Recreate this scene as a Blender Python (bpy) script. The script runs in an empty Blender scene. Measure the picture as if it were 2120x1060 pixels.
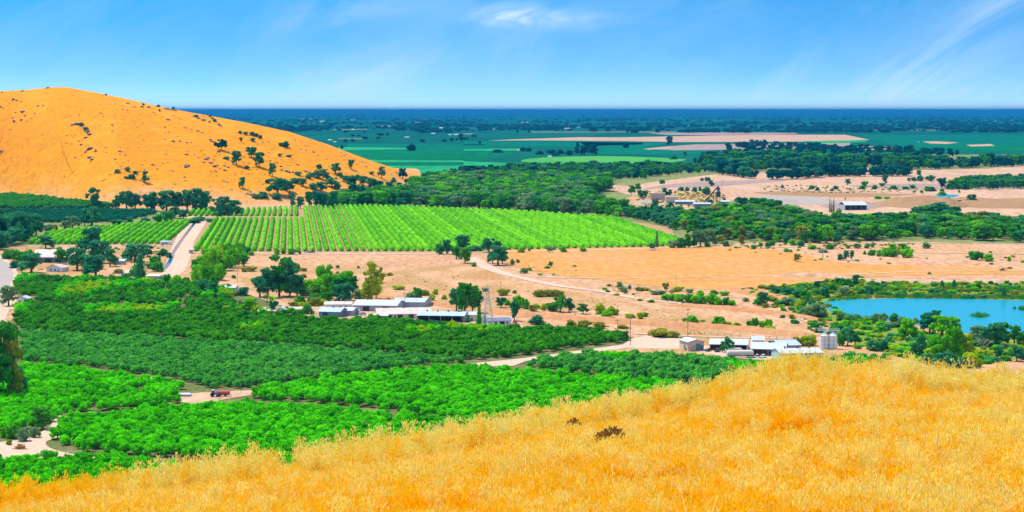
import bpy, bmesh, math, random
import numpy as np
from mathutils import Vector, noise as mnoise
R = math.radians
C = bpy.context.scene.collection
scene = bpy.context.scene
rs = np.random.RandomState(7)
random.seed(7)

# ------------------------------------------------------------------ camera maths
F0, HC = 3956.0, 120.0
PITCH = math.atan(301.0 / F0)
CP, SP = math.cos(PITCH), math.sin(PITCH)
def T(py):                                   # downward slope of the sight line through image row py
    v = (530 - py) / F0
    return (SP - v * CP) / (CP + v * SP)
def W(px, py, z=0.0):                        # ground point seen at (px, py) of the 2120 px wide photograph
    y = (HC - z) / T(py)
    v = (530 - py) / F0
    return Vector(((px - 1060) / F0 / (CP + v * SP) * y, y, z))
def proj(x, y, z):
    d = z - HC
    dep = y * CP - d * SP
    return 1060 + F0 * x / dep, 530 - F0 * (y * SP + d * CP) / dep
def MPP(py): return W(1060, py).y / F0       # metres per photo pixel at that ground row
def interp(tab, x): return float(np.interp(x, [t[0] for t in tab], [t[1] for t in tab]))

# ------------------------------------------------------------------ node helpers
def newmat(name):
    m = bpy.data.materials.new(name); m.use_nodes = True
    nt = m.node_tree; nt.nodes.clear()
    out = nt.nodes.new('ShaderNodeOutputMaterial')
    b = nt.nodes.new('ShaderNodeBsdfPrincipled')
    nt.links.new(b.outputs[0], out.inputs[0])
    return m, nt, b, out
def rgb(c): return (c[0], c[1], c[2], 1.0)
def ramp(nt, fac, cols, pos=None):
    r = nt.nodes.new('ShaderNodeValToRGB'); e = r.color_ramp.elements
    n = len(cols)
    pos = pos or [0.3 + 0.4 * i / max(1, n - 1) for i in range(n)]
    while len(e) < n: e.new(0.5)
    for i in range(n): e[i].position = pos[i]; e[i].color = rgb(cols[i])
    nt.links.new(fac, r.inputs[0]); return r.outputs[0]
def noise(nt, scale, detail=5, rough=0.6, stretch=(1, 1, 1), coord='pos', dist=0.0):
    n = nt.nodes.new('ShaderNodeTexNoise'); n.inputs['Scale'].default_value = scale
    n.inputs['Detail'].default_value = detail; n.inputs['Roughness'].default_value = rough
    n.inputs['Distortion'].default_value = dist
    mp = nt.nodes.new('ShaderNodeMapping'); mp.inputs['Scale'].default_value = stretch
    if coord == 'pos':
        g = nt.nodes.new('ShaderNodeNewGeometry'); nt.links.new(g.outputs['Position'], mp.inputs[0])
    else:
        g = nt.nodes.new('ShaderNodeTexCoord'); nt.links.new(g.outputs['Object'], mp.inputs[0])
    nt.links.new(mp.outputs[0], n.inputs['Vector'])
    return n.outputs['Fac']
def mixc(nt, fac, a, b, mode='MIX'):
    m = nt.nodes.new('ShaderNodeMix'); m.data_type = 'RGBA'; m.blend_type = mode
    for s, v in ((m.inputs[0], fac), (m.inputs[6], a), (m.inputs[7], b)):
        if hasattr(v, 'links'): nt.links.new(v, s)
        elif isinstance(v, (int, float)): s.default_value = v
        else: s.default_value = rgb(v)
    return m.outputs[2]
def mth(nt, op, a, b=None, c=None, clamp=False):
    m = nt.nodes.new('ShaderNodeMath'); m.operation = op; m.use_clamp = clamp
    for i, v in enumerate((a, b, c)):
        if v is None: continue
        if hasattr(v, 'links'): nt.links.new(v, m.inputs[i])
        else: m.inputs[i].default_value = v
    return m.outputs[0]
def ground_mat(name, cols, scale=0.02, scale2=0.25, amt=0.5, stretch=(1, 1, 1), rough=0.95, bump=0.0, cols2=None):
    m, nt, b, o = newmat(name)
    K_ = lambda c: [c[0] * .68, c[1] * .60, c[2] * .53] if c[0] > .3 else c
    cols = [K_(c) for c in cols]
    c1 = ramp(nt, noise(nt, scale, 6, 0.62, stretch), cols)
    f2 = noise(nt, scale2, 6, 0.7, stretch)
    c2 = ramp(nt, f2, cols2 or [[k * 0.6 for k in cols[0]], [min(1, k * 1.25) for k in cols[-1]]])
    nt.links.new(mixc(nt, amt, c1, c2), b.inputs['Base Color'])
    b.inputs['Roughness'].default_value = rough
    b.inputs['Specular IOR Level'].default_value = 0.0
    if bump:
        bp = nt.nodes.new('ShaderNodeBump'); bp.inputs['Strength'].default_value = bump; bp.inputs['Distance'].default_value = 0.6
        nt.links.new(f2, bp.inputs['Height']); nt.links.new(bp.outputs[0], b.inputs['Normal'])
    return m
def leaf_mat(name, dark, light, trans=0.25, pscale=0.03):
    m, nt, b, o = newmat(name)
    g = nt.nodes.new('ShaderNodeNewGeometry'); oi = nt.nodes.new('ShaderNodeObjectInfo')
    f = mth(nt, 'MULTIPLY', g.outputs['Random Per Island'], 0.35)
    f = mth(nt, 'ADD', f, mth(nt, 'MULTIPLY', oi.outputs['Random'], 0.42))
    f = mth(nt, 'ADD', f, mth(nt, 'MULTIPLY', mth(nt, 'SUBTRACT', noise(nt, pscale, 3, 0.6), 0.3), 0.6), clamp=True)
    col = mixc(nt, f, dark, light)
    nt.links.new(col, b.inputs['Base Color'])
    b.inputs['Roughness'].default_value = 0.8; b.inputs['Specular IOR Level'].default_value = 0.0
    t = nt.nodes.new('ShaderNodeBsdfTranslucent'); nt.links.new(col, t.inputs[0])
    mx = nt.nodes.new('ShaderNodeMixShader'); mx.inputs[0].default_value = trans
    nt.links.new(b.outputs[0], mx.inputs[1]); nt.links.new(t.outputs[0], mx.inputs[2])
    nt.links.new(mx.outputs[0], o.inputs[0])
    return m
def surf_mat(name, col, rough=0.6, metal=0.0, var=0.25, scale=0.8, stretch=(1, 1, 1), grooves=0.0):
    m, nt, b, o = newmat(name)
    d = [k * (1 - var) for k in col]; l = [min(1, k * (1 + var * 0.5)) for k in col]
    f = noise(nt, scale, 6, 0.65, stretch, coord='obj')
    c = ramp(nt, f, [d, col, l])
    if grooves:
        w = nt.nodes.new('ShaderNodeTexWave'); w.inputs['Scale'].default_value = grooves; w.inputs['Distortion'].default_value = 0.1
        tc = nt.nodes.new('ShaderNodeTexCoord'); nt.links.new(tc.outputs['Object'], w.inputs[0])
        c = mixc(nt, mth(nt, 'MULTIPLY', w.outputs['Fac'], 0.18), c, [k * 0.5 for k in col])
    nt.links.new(c, b.inputs['Base Color'])
    b.inputs['Roughness'].default_value = rough; b.inputs['Metallic'].default_value = metal
    return m

M = {}
# ground family
M['ground'] = ground_mat('dry_ground', [(.48, .24, .10), (.70, .42, .24), (.86, .60, .44)], .014, .2, .6, (1, .35, 1))
M['sand'] = ground_mat('pale_soil', [(.50, .31, .22), (.70, .46, .34), (.84, .62, .48)], .014, .15, .55, (1, .3, 1))
M['golden'] = ground_mat('golden_stubble', [(.70, .34, .07), (.82, .42, .11), (.78, .46, .24)], .012, .16, .55, (1, .3, 1))
M['patchy'] = ground_mat('patchy_dry_grass', [(.56, .24, .04), (.40, .30, .10), (.72, .44, .26), (.86, .60, .44)], .035, .4, .45, (1, .4, 1))
M['road'] = ground_mat('pale_dirt_track', [(.72, .56, .46), (.82, .68, .58)], .05, .4, .4)
M['asphalt'] = ground_mat('sun_bleached_asphalt', [(.46, .44, .47), (.56, .53, .56)], .05, .5, .3)
M['soil'] = ground_mat('orchard_soil', [(.50, .30, .18), (.66, .44, .30)], .05, .4, .5)
M['litter'] = ground_mat('orchard_floor_litter', [(.03, .07, .02), (.08, .12, .03), (.24, .20, .09)], .08, .5, .5)  # dark green and brown litter on the grove floor
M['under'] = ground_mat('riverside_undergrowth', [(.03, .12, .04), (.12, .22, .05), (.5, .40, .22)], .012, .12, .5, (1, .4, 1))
M['marsh'] = ground_mat('marsh_grass', [(.06, .20, .02), (.14, .27, .03), (.40, .34, .10)], .02, .2, .5, (1, .3, 1))
M['plain'] = ground_mat('haze_tinted_plain', [(.003, .06, .055), (.005, .09, .06), (.01, .13, .07)], .0012, .006, .4, (.5, .12, 1))  # crop green shifted bluish: part of the distance haze is in the colour
M['teal'] = ground_mat('haze_tinted_crop', [(.003, .10, .07), (.006, .15, .08)], .003, .03, .4, (1, .15, 1))  # bluish shift puts some of the haze into the crop colour
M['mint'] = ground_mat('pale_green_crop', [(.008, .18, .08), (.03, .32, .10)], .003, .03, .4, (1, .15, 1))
M['lime'] = ground_mat('lime_crop', [(.04, .26, .05), (.09, .33, .06)], .004, .03, .4, (1, .3, 1))
M['deepgreen'] = ground_mat('deep_green_crop', [(.003, .10, .04), (.006, .15, .05)], .003, .03, .4, (1, .15, 1))
M['mauve'] = ground_mat('mauve_fallow', [(.42, .33, .34), (.50, .40, .38)], .003, .03, .3, (1, .2, 1))
M['gravel'] = ground_mat('grey_gravel', [(.42, .40, .42), (.60, .55, .54)], .05, .4, .5, bump=.4)
M['spoil'] = ground_mat('brown_spoil', [(.40, .22, .12), (.55, .32, .18), (.46, .36, .22)], .05, .3, .5, bump=.5)
M['levee'] = ground_mat('levee_dirt', [(.62, .30, .13), (.72, .42, .24)], .04, .4, .5, (1, .5, 1), bump=.6)
# hill with dry grass
m, nt, b, o = newmat('golden_hill_grass')
g = nt.nodes.new('ShaderNodeNewGeometry'); sx = nt.nodes.new('ShaderNodeSeparateXYZ'); nt.links.new(g.outputs['Position'], sx.inputs[0])
hz_ = mth(nt, 'ADD', mth(nt, 'MULTIPLY', sx.outputs['Z'], 1 / 110.), mth(nt, 'MULTIPLY', mth(nt, 'SUBTRACT', noise(nt, .006, 5, .6), .5), .9))
c = ramp(nt, hz_, [(.66, .33, .14), (.72, .30, .04), (.78, .285, .0), (.80, .27, .0)], [.0, .12, .28, .55])
c = mixc(nt, mth(nt, 'MULTIPLY', ramp(nt, noise(nt, .12, 8, .75, (1, .5, 1)), [(0, 0, 0), (1, 1, 1)], [.44, .6]), .6), c, (.48, .19, .01))
c = mixc(nt, mth(nt, 'MULTIPLY', ramp(nt, noise(nt, .02, 8, .75, (1, .5, 1)), [(0, 0, 0), (1, 1, 1)], [.5, .66]), .4), c, (.82, .38, .03))
nt.links.new(c, b.inputs['Base Color']); b.inputs['Roughness'].default_value = .95; b.inputs['Specular IOR Level'].default_value = .05
bp = nt.nodes.new('ShaderNodeBump'); bp.inputs['Distance'].default_value = 5; bp.inputs['Strength'].default_value = .9
nt.links.new(noise(nt, .05, 8, .7), bp.inputs['Height']); nt.links.new(bp.outputs[0], b.inputs['Normal'])
M['hillgrass'] = m
M['straw'] = ground_mat('straw_covered_soil', [(.60, .20, .0), (.90, .42, .004), (.98, .55, .02)], .35, 4, .5, bump=.5)
# water
def water(name, col, rough=.12):
    m, nt, b, o = newmat(name)
    b.inputs['Base Color'].default_value = rgb(col); b.inputs['Roughness'].default_value = rough
    b.inputs['IOR'].default_value = 1.33
    bp = nt.nodes.new('ShaderNodeBump'); bp.inputs['Distance'].default_value = .08; bp.inputs['Strength'].default_value = .25
    nt.links.new(noise(nt, .5, 4, .6, (1, .4, 1)), bp.inputs['Height']); nt.links.new(bp.outputs[0], b.inputs['Normal'])
    return m
M['lake'] = water('lake_water', (.0, .27, .37), .22)
M['canalw'] = water('canal_water', (.01, .14, .30))
# foliage: (dark, light)
LEAF = {'D': ((.006, .15, .07), (.09, .38, .13)), 'M': ((.012, .19, .02), (.11, .44, .03)), 'B': ((.03, .32, .002), (.26, .70, .004)),
        'Y': ((.18, .38, .002), (.54, .62, .005)), 'G': ((.08, .22, .08), (.30, .46, .18)), 'O': ((.14, .22, .02), (.42, .42, .04)),
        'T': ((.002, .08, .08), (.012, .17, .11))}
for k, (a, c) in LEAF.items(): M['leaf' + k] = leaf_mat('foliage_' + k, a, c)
M['cit_bright'] = leaf_mat('citrus_bright', (.002, .24, .0), (.17, .92, .0), .22, .05)
M['cit_mid'] = leaf_mat('citrus_mid', (.008, .19, .03), (.17, .62, .06), .2, .05)
M['cit_dark'] = leaf_mat('citrus_dark', (.001, .12, .008), (.12, .52, .01), .2, .05)
M['cit_gold'] = leaf_mat('citrus_yellowish', (.16, .42, .0), (.50, .72, .0), .3, .05)
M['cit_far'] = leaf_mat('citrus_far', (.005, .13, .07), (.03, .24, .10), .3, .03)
M['row'] = leaf_mat('row_foliage', (.02, .24, .005), (.22, .64, .01), .18, .012)
M['bark'] = surf_mat('bark', (.16, .11, .08), .9, var=.4, scale=6)
M['palebark'] = surf_mat('pale_bark', (.42, .36, .32), .9, var=.4, scale=3)
M['polewood'] = surf_mat('weathered_pole_wood', (.17, .11, .09), .9, var=.3, scale=3)
M['rock'] = surf_mat('lichened_rock', (.19, .13, .15), .95, var=.55, scale=.7)
M['clod'] = surf_mat('dark_dry_weed', (.34, .17, .04), .95, var=.6, scale=5)
M['clod2'] = surf_mat('dark_weed_stalks', (.22, .11, .02), .95, var=.6, scale=5)
# buildings
M['white_roof'] = surf_mat('white_metal_roof', (.50, .52, .57), .45, var=.10, scale=.3, grooves=1.2)
M['rust_roof'] = surf_mat('faded_rusty_roof', (.58, .46, .40), .6, var=.35, scale=.35, grooves=1.2)
M['grey_roof'] = surf_mat('grey_metal_roof', (.42, .47, .58), .5, var=.2, scale=.3, grooves=1.2)
M['blue_roof'] = surf_mat('pale_blue_roof', (.38, .50, .62), .5, var=.15, scale=.3, grooves=1.2)
M['slate_roof'] = surf_mat('dark_shingle_roof', (.12, .17, .25), .8, var=.3, scale=2)
M['brown_roof'] = surf_mat('brown_roof', (.52, .38, .34), .8, var=.35, scale=1)
M['white_wall'] = surf_mat('white_wall', (.74, .74, .76), .7, var=.15, scale=.5)
M['grey_wall'] = surf_mat('corrugated_grey_wall', (.34, .38, .46), .6, var=.2, scale=.5, grooves=1.5)
M['blue_wall'] = surf_mat('dull_blue_wall', (.12, .21, .30), .6, var=.2, scale=.5, grooves=1.5)
M['tan_wall'] = surf_mat('tan_plaster_wall', (.60, .47, .40), .8, var=.2, scale=.5)
M['cream_wall'] = surf_mat('cream_wall', (.66, .58, .44), .8, var=.2, scale=.5)
M['mint_wall'] = surf_mat('pale_mint_wall', (.36, .56, .54), .7, var=.12, scale=.5, grooves=1.5)
M['dark_in'] = surf_mat('dark_opening', (.03, .04, .06), .9, var=.3)
M['glass'] = surf_mat('window_glass', (.04, .06, .09), .1, var=.1)
M['door'] = surf_mat('painted_door', (.10, .20, .24), .6, var=.15)
M['galv'] = surf_mat('galvanised_steel', (.50, .54, .60), .5, .3, .15)
M['silo'] = surf_mat('white_silo_steel', (.84, .87, .90), .4, .1, .08, grooves=2.0)
M['steel_dark'] = surf_mat('dark_steel', (.06, .06, .10), .6, .3, .3)
M['rubber'] = surf_mat('rubber', (.02, .02, .02), .8)
for nme, col in dict(car_white=(.8, .8, .82), car_blue=(.05, .25, .6), car_red=(.55, .08, .05), car_black=(.03, .03, .05), car_silver=(.45, .47, .52), car_yellow=(.75, .5, .05), beige=(.68, .58, .50), pink=(.6, .12, .25), car_teal=(.1, .45, .4)).items():
    M[nme] = surf_mat(nme + '_paint', col, .3, 0, .08)
M['concrete'] = surf_mat('pale_concrete', (.62, .58, .55), .9, var=.2, scale=.2)

# ------------------------------------------------------------------ mesh helpers
def np_mesh(name, verts, faces_n, faces, mats=(), midx=None, smooth=False):
    """verts (n,3); faces flat index array with all faces having faces_n corners"""
    me = bpy.data.meshes.new(name)
    verts = np.asarray(verts, dtype=np.float32); faces = np.asarray(faces, dtype=np.int32)
    nf = len(faces) // faces_n
    me.vertices.add(len(verts)); me.vertices.foreach_set('co', verts.ravel())
    me.loops.add(len(faces)); me.loops.foreach_set('vertex_index', faces)
    me.polygons.add(nf); me.polygons.foreach_set('loop_start', np.arange(nf, dtype=np.int32) * faces_n)
    me.polygons.foreach_set('loop_total', np.full(nf, faces_n, dtype=np.int32))
    for m_ in mats: me.materials.append(m_)
    if midx is not None: me.polygons.foreach_set('material_index', np.asarray(midx, dtype=np.int32))
    if smooth: me.polygons.foreach_set('use_smooth', np.ones(nf, dtype=bool))
    me.update(calc_edges=True); me.validate()
    return me
class MB:
    def __init__(s): s.v = []; s.f = []
    def add(s, vs, fs):
        o = len(s.v); s.v += [tuple(v) for v in vs]; s.f += [tuple(i + o for i in f) for f in fs]; return s
    def box(s, x0, x1, y0, y1, z0, z1):
        return s.add([(x0, y0, z0), (x1, y0, z0), (x1, y1, z0), (x0, y1, z0), (x0, y0, z1), (x1, y0, z1), (x1, y1, z1), (x0, y1, z1)],
                     [(0, 3, 2, 1), (4, 5, 6, 7), (0, 1, 5, 4), (1, 2, 6, 5), (2, 3, 7, 6), (3, 0, 4, 7)])
    def tube(s, p0, p1, r0, r1=None, n=6):
        p0, p1 = Vector(p0), Vector(p1); r1 = r0 if r1 is None else r1
        d = (p1 - p0).normalized(); a = d.orthogonal().normalized(); b_ = d.cross(a)
        vs = []
        for p, r in ((p0, r0), (p1, r1)):
            for i in range(n):
                t = 2 * math.pi * i / n; vs.append(p + (a * math.cos(t) + b_ * math.sin(t)) * r)
        fs = [(i, (i + 1) % n, n + (i + 1) % n, n + i) for i in range(n)] + [tuple(range(n))[::-1], tuple(range(n, 2 * n))]
        return s.add(vs, fs)
    def lathe(s, prof, cx=0, cy=0, n=20):
        vs = []; fs = []
        for r, z in prof:
            for i in range(n): t = 2 * math.pi * i / n; vs.append((cx + r * math.cos(t), cy + r * math.sin(t), z))
        for k in range(len(prof) - 1):
            for i in range(n): fs.append((k * n + i, k * n + (i + 1) % n, (k + 1) * n + (i + 1) % n, (k + 1) * n + i))
        fs.append(tuple(range(n))[::-1]); fs.append(tuple(range((len(prof) - 1) * n, len(prof) * n)))
        return s.add(vs, fs)
    def prism(s, prof, y0, y1):            # closed profile in xz, extruded along y
        n = len(prof)
        vs = [(x, y0, z) for x, z in prof] + [(x, y1, z) for x, z in prof]
        fs = [tuple(range(n)), tuple(range(n, 2 * n))[::-1]] + [(i, n + i, n + (i + 1) % n, (i + 1) % n) for i in range(n)]
        return s.add(vs, fs)
    def mesh(s, name, mat):
        me = bpy.data.meshes.new(name); me.from_pydata(s.v, [], s.f); me.materials.append(mat); me.validate()
        bm = bmesh.new(); bm.from_mesh(me); bmesh.ops.recalc_face_normals(bm, faces=bm.faces); bm.to_mesh(me); bm.free(); me.update()
        return me
    def build(s, name, mat, parent=None):
        o = bpy.data.objects.new(name, s.mesh(name, mat)); C.objects.link(o); o.parent = parent; return o
def tag(o, label=None, cat=None, group=None, kind=None):
    if label: o['label'] = label
    if cat: o['category'] = cat
    if group: o['group'] = group
    if kind: o['kind'] = kind
    return o
def thing(name, loc, label, cat, group=None, rz=0):
    o = bpy.data.objects.new(name, None); C.objects.link(o); o.location = loc; o.rotation_euler = (0, 0, rz)
    o.empty_display_size = .5
    return tag(o, label, cat, group)
def copy_tree(o, parent=None):
    c_ = o.copy(); C.objects.link(c_); c_.parent = parent
    for ch in list(o.children): copy_tree(ch, c_)
    return c_
def link(name, me, parent=None, loc=(0, 0, 0)):
    o = bpy.data.objects.new(name, me); C.objects.link(o); o.parent = parent; o.location = loc; return o

def smooth_poly(pts, closed=True, k=5):
    n = len(pts); out = []
    rng = range(n) if closed else range(n - 1)
    for i in rng:
        if closed: p = [pts[(i + j - 1) % n] for j in range(4)]
        else: p = [pts[max(0, min(n - 1, i + j - 1))] for j in range(4)]
        for s_ in range(k):
            t = s_ / k
            out.append(tuple(.5 * ((2 * p[1][a]) + (-p[0][a] + p[2][a]) * t + (2 * p[0][a] - 5 * p[1][a] + 4 * p[2][a] - p[3][a]) * t * t + (-p[0][a] + 3 * p[1][a] - 3 * p[2][a] + p[3][a]) * t ** 3) for a in range(2)))
    if not closed: out.append(pts[-1])
    return out
LEV = 0.04
def patch(name, pts, mat, level, smooth=False, jit=0.0):
    if smooth: pts = smooth_poly(pts)
    vs = [W(x, y, LEV * level) for x, y in pts]
    if jit:
        vs = [v + Vector((random.uniform(-1, 1), random.uniform(-2, 2), 0)) * jit for v in vs]
    me = bpy.data.meshes.new(name); me.from_pydata([tuple(v) for v in vs], [], [tuple(range(len(vs)))]); me.materials.append(M[mat])
    bm = bmesh.new(); bm.from_mesh(me)
    bmesh.ops.triangulate(bm, faces=bm.faces)
    for f in bm.faces:
        if f.normal.z < 0: f.normal_flip()
    bm.to_mesh(me); bm.free()
    return tag(link(name, me), kind='structure')
def strip(name, pts, width, mat, level):     # pts in photo pixels; width in metres, number or list per point
    ws = width if isinstance(width, (list, tuple)) else [width] * len(pts)
    P = [W(x, y, LEV * level) for x, y in pts]
    pp = smooth_poly([(p.x, p.y) for p in P], False, 8); n = len(pp)
    ww = np.interp(np.arange(n) / 8.0, np.arange(len(ws)), ws)
    vs = []
    for i in range(n):
        a = Vector(pp[max(0, i - 1)]); b_ = Vector(pp[min(n - 1, i + 1)]); d = (b_ - a).normalized(); nn = Vector((-d.y, d.x))
        w_ = ww[i] / 2 * (1 + random.uniform(-.12, .12))
        p = Vector(pp[i]); l = p + nn * w_; r = p - nn * w_
        vs += [(l.x, l.y, LEV * level), (r.x, r.y, LEV * level)]
    fs = [(2 * i, 2 * i + 1, 2 * i + 3, 2 * i + 2) for i in range(n - 1)]
    me = bpy.data.meshes.new(name); me.from_pydata(vs, [], fs); me.materials.append(M[mat])
    bm = bmesh.new(); bm.from_mesh(me)
    for f in bm.faces:
        if f.normal.z < 0: f.normal_flip()
    bm.to_mesh(me); bm.free()
    return tag(link(name, me), kind='structure')

# ------------------------------------------------------------------ ground and fields
gx = [-200000, -90000, -40000, -18000, -8000, -4000, -2000, -1000, -500, 0, 500, 1000, 2000, 4000, 8000, 18000, 40000, 90000, 200000]
gy = [-300, 0, 300, 600, 900, 1200, 1600, 2000, 2500, 3000, 4000, 5500, 8000, 12000, 20000, 40000, 80000, 140000, 200000]
V_ = [(x, y, 0) for y in gy for x in gx]; nx = len(gx)
F_ = [(j * nx + i, j * nx + i + 1, (j + 1) * nx + i + 1, (j + 1) * nx + i) for j in range(len(gy) - 1) for i in range(nx - 1)]
me = bpy.data.meshes.new('ground'); me.from_pydata(V_, [], F_); me.materials.append(M['ground'])
tag(link('ground', me), kind='structure')

patch('plain', [(-900, 231.6), (3000, 231.6), (3000, 345), (2120, 322), (1800, 318), (1480, 335), (1340, 350), (1000, 356), (820, 362), (700, 380), (-900, 390)], 'plain', 1)
def field(pts, mat, level=2, smooth=False, name='field', jit=0): return patch(name, pts, mat, level, smooth, jit)
field([(430, 300), (720, 308), (1000, 300), (1060, 318), (1000, 330), (760, 332), (430, 330)], 'deepgreen')
field([(700, 304), (845, 305.5), (850, 309), (700, 311)], 'mint', 3)
field([(720, 297), (1000, 299), (1020, 303), (720, 303.5)], 'teal', 3)
field([(860, 305), (1010, 304), (1010, 308), (860, 309)], 'teal', 3)
field([(730, 314), (1000, 312), (1060, 317), (740, 319)], 'teal', 3)
field([(750, 331), (960, 332), (960, 336), (760, 336)], 'mint', 3)
field([(800, 343), (1000, 343), (1000, 352), (960, 360), (810, 361)], 'mint', 3)
field([(780, 338), (960, 339), (960, 342), (780, 342)], 'deepgreen', 3)
field([(960, 334), (1090, 338), (1060, 350), (960, 352)], 'mint', 3)
field([(1085, 330), (1140, 325.5), (1240, 323), (1330, 325), (1420, 330), (1380, 337), (1330, 344), (1180, 343), (1130, 337), (1085, 336)], 'lime', 4, True)
field([(960, 292), (1180, 293), (1330, 294), (1330, 299), (1180, 303), (960, 300)], 'teal', 3)
field([(960, 308), (1080, 307), (1080, 312), (960, 313)], 'mint', 3)
field([(1200, 294), (1330, 295.5), (1380, 297), (1330, 306), (1360, 312), (1500, 312), (1640, 316), (1240, 320)], 'teal', 3)
field([(1010, 291), (1060, 288.6), (1200, 284), (1290, 284.2), (1600, 278.5), (1750, 279), (1800, 289), (1700, 293), (1400, 294), (1300, 292), (1100, 290.5)], 'sand', 4)
field([(1340, 275), (1500, 274), (1650, 275), (1650, 277), (1480, 280.5), (1380, 279)], 'mauve', 3)
field([(1330, 308), (1380, 303), (1440, 299), (1760, 296), (1760, 302), (1640, 309), (1400, 311)], 'mauve', 4)
field([(1335, 308.8), (1385, 304), (1400, 304.4), (1345, 309.8)], 'sand', 5)
field([(1660, 292), (1800, 290), (1790, 294), (1700, 297)], 'mint', 5)
field([(1780, 279), (2400, 279), (2400, 312), (2000, 314), (1850, 300), (1810, 290)], 'teal', 3)
field([(1860, 303), (2000, 301), (2400, 303), (2400, 316), (1900, 312)], 'deepgreen', 4)
for pts in ([(1910, 293), (1940, 292.5), (1985, 295), (1960, 298), (1925, 297)], [(2000, 300), (2050, 298), (2060, 302), (2010, 303)], [(1745, 306), (1860, 303), (1850, 307), (1760, 309)],
            [(940, 277), (980, 276.4), (975, 277.6)], [(1165, 264), (1190, 264), (1180, 267)], [(770, 262.6), (800, 260.5), (812, 261), (795, 264.5)], [(1008, 266.6), (1030, 266.4), (1028, 268), (1006, 268)]):
    field(pts, 'sand', 5)
for py_, x0, x1 in ((268, 690, 730), (267.4, 735, 760), (253, 850, 875), (264, 1160, 1200), (269, 1760, 2130), (246, 620, 660), (273, 1100, 1400), (287, 700, 760)):
    field([(x0, py_), (x1, py_ - .2), (x1, py_ + .5), (x0, py_ + .6)], 'sand', 4)
# dry land east and centre
field([(1270, 380), (1330, 374), (1500, 358), (1640, 352), (1900, 350), (2400, 345), (2400, 410), (2000, 418), (1900, 400), (1560, 402), (1420, 415), (1340, 430), (1290, 410)], 'sand', 1, True, 'ground')
field([(1500, 398), (1700, 395), (2400, 405), (2400, 470), (1900, 470), (1640, 440), (1480, 430)], 'sand', 2, True, 'ground')
for pts in ([(1330, 392), (1400, 380), (1520, 374), (1640, 372), (1560, 380), (1420, 390)], [(1760, 385), (1900, 380), (2040, 384), (2160, 380), (2160, 388), (1900, 392)], [(1700, 425), (1800, 418), (1840, 426), (1760, 436)]):
    field(pts, 'mauve', 3, True, 'ground')
for pts in ([(1560, 398), (1680, 396), (1800, 400), (1900, 402), (1800, 408), (1640, 405)], [(1980, 420), (2060, 414), (2180, 418), (2180, 430), (2020, 430)], [(1400, 408), (1470, 404), (1480, 414), (1410, 418)]):
    field(pts, 'spoil', 5, True, 'ground')
field([(1560, 413), (1590, 404), (1650, 403), (1720, 412), (1730, 422), (1640, 424)], 'gravel', 4, True, 'ground')
field([(1040, 522), (1110, 514), (1300, 512), (1480, 508), (1640, 522), (1760, 545), (2000, 552), (2130, 560), (2130, 566), (1900, 570), (1700, 577), (1640, 592), (1560, 602), (1400, 596), (1260, 582), (1130, 565), (1050, 545)], 'golden', 3, True, 'field')
field([(505, 532), (660, 528), (900, 528), (975, 540), (1010, 560), (1100, 590), (1250, 615), (1330, 640), (1000, 640), (700, 640), (520, 600)], 'patchy', 2, True, 'field')
field([(505, 531), (900, 527), (960, 536), (900, 552), (640, 554), (510, 548)], 'ground', 3, True, 'field')
field([(1330, 640), (1500, 655), (1650, 668), (1800, 660), (2000, 690), (2200, 700), (2200, 780), (1700, 740), (1400, 705), (1330, 680)], 'patchy', 2, True, 'ground')
field([(1740, 655), (1850, 672), (2000, 700), (2120, 705), (2120, 740), (1960, 760), (1850, 735), (1750, 700)], 'marsh', 3, True, 'ground')
field([(1590, 600), (1700, 582), (1780, 574), (1900, 584), (2260, 584), (2260, 622), (1900, 616), (1760, 614), (1712, 630), (1745, 662), (1700, 660), (1640, 640)], 'marsh', 3, True, 'ground')
patch('lake', [(1703, 628), (1725, 622.5), (1775, 619.5), (1860, 617.5), (1960, 618), (2060, 620), (2130, 622), (2350, 628), (2350, 700), (2130, 690), (2060, 690), (1980, 688), (1900, 672), (1830, 664), (1760, 660), (1722, 645)], 'lake', 5, True)
patch('pond', [(1935, 405), (1960, 402.5), (1985, 404), (1975, 408), (1945, 408)], 'lake', 5, True)
# wood floors
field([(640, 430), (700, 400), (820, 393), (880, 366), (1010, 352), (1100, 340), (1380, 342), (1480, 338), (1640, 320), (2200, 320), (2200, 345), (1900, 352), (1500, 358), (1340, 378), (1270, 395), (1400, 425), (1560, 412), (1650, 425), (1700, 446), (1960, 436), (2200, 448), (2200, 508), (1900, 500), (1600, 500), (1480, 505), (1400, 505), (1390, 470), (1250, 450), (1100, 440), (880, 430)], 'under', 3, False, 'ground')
for pts in ([(1640, 357), (1660, 353), (1700, 352), (1722, 355), (1700, 361), (1650, 362)], [(1735, 352), (1760, 351), (1758, 358), (1738, 358)], [(1787, 352), (1815, 345), (1860, 348), (1865, 355), (1800, 358)],
            [(1900, 355), (1930, 352), (2030, 350), (2100, 343), (2160, 346), (2160, 362), (2050, 362), (1960, 363)], [(1545, 360), (1560, 356), (1575, 358), (1560, 366)], [(1745, 305), (1800, 303), (1860, 306), (1840, 310), (1760, 309)],
            [(1220, 390), (1250, 383), (1300, 385), (1310, 396), (1260, 394)], [(1320, 396), (1410, 388), (1450, 400), (1440, 410), (1320, 410)], [(1265, 437), (1300, 431), (1296, 444), (1270, 446)], [(1060, 421), (1082, 419), (1080, 430), (1064, 430)], [(1220, 411), (1250, 410), (1246, 415)]):
    field(pts, 'sand', 5, True, 'ground')
field([(1300, 408), (1400, 398), (1500, 404), (1500, 432), (1400, 432), (1310, 424)], 'patchy', 6, True, 'ground')
field([(1320, 425), (1400, 418), (1470, 424), (1465, 434), (1400, 436), (1330, 436)], 'sand', 7, True, 'ground')
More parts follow.
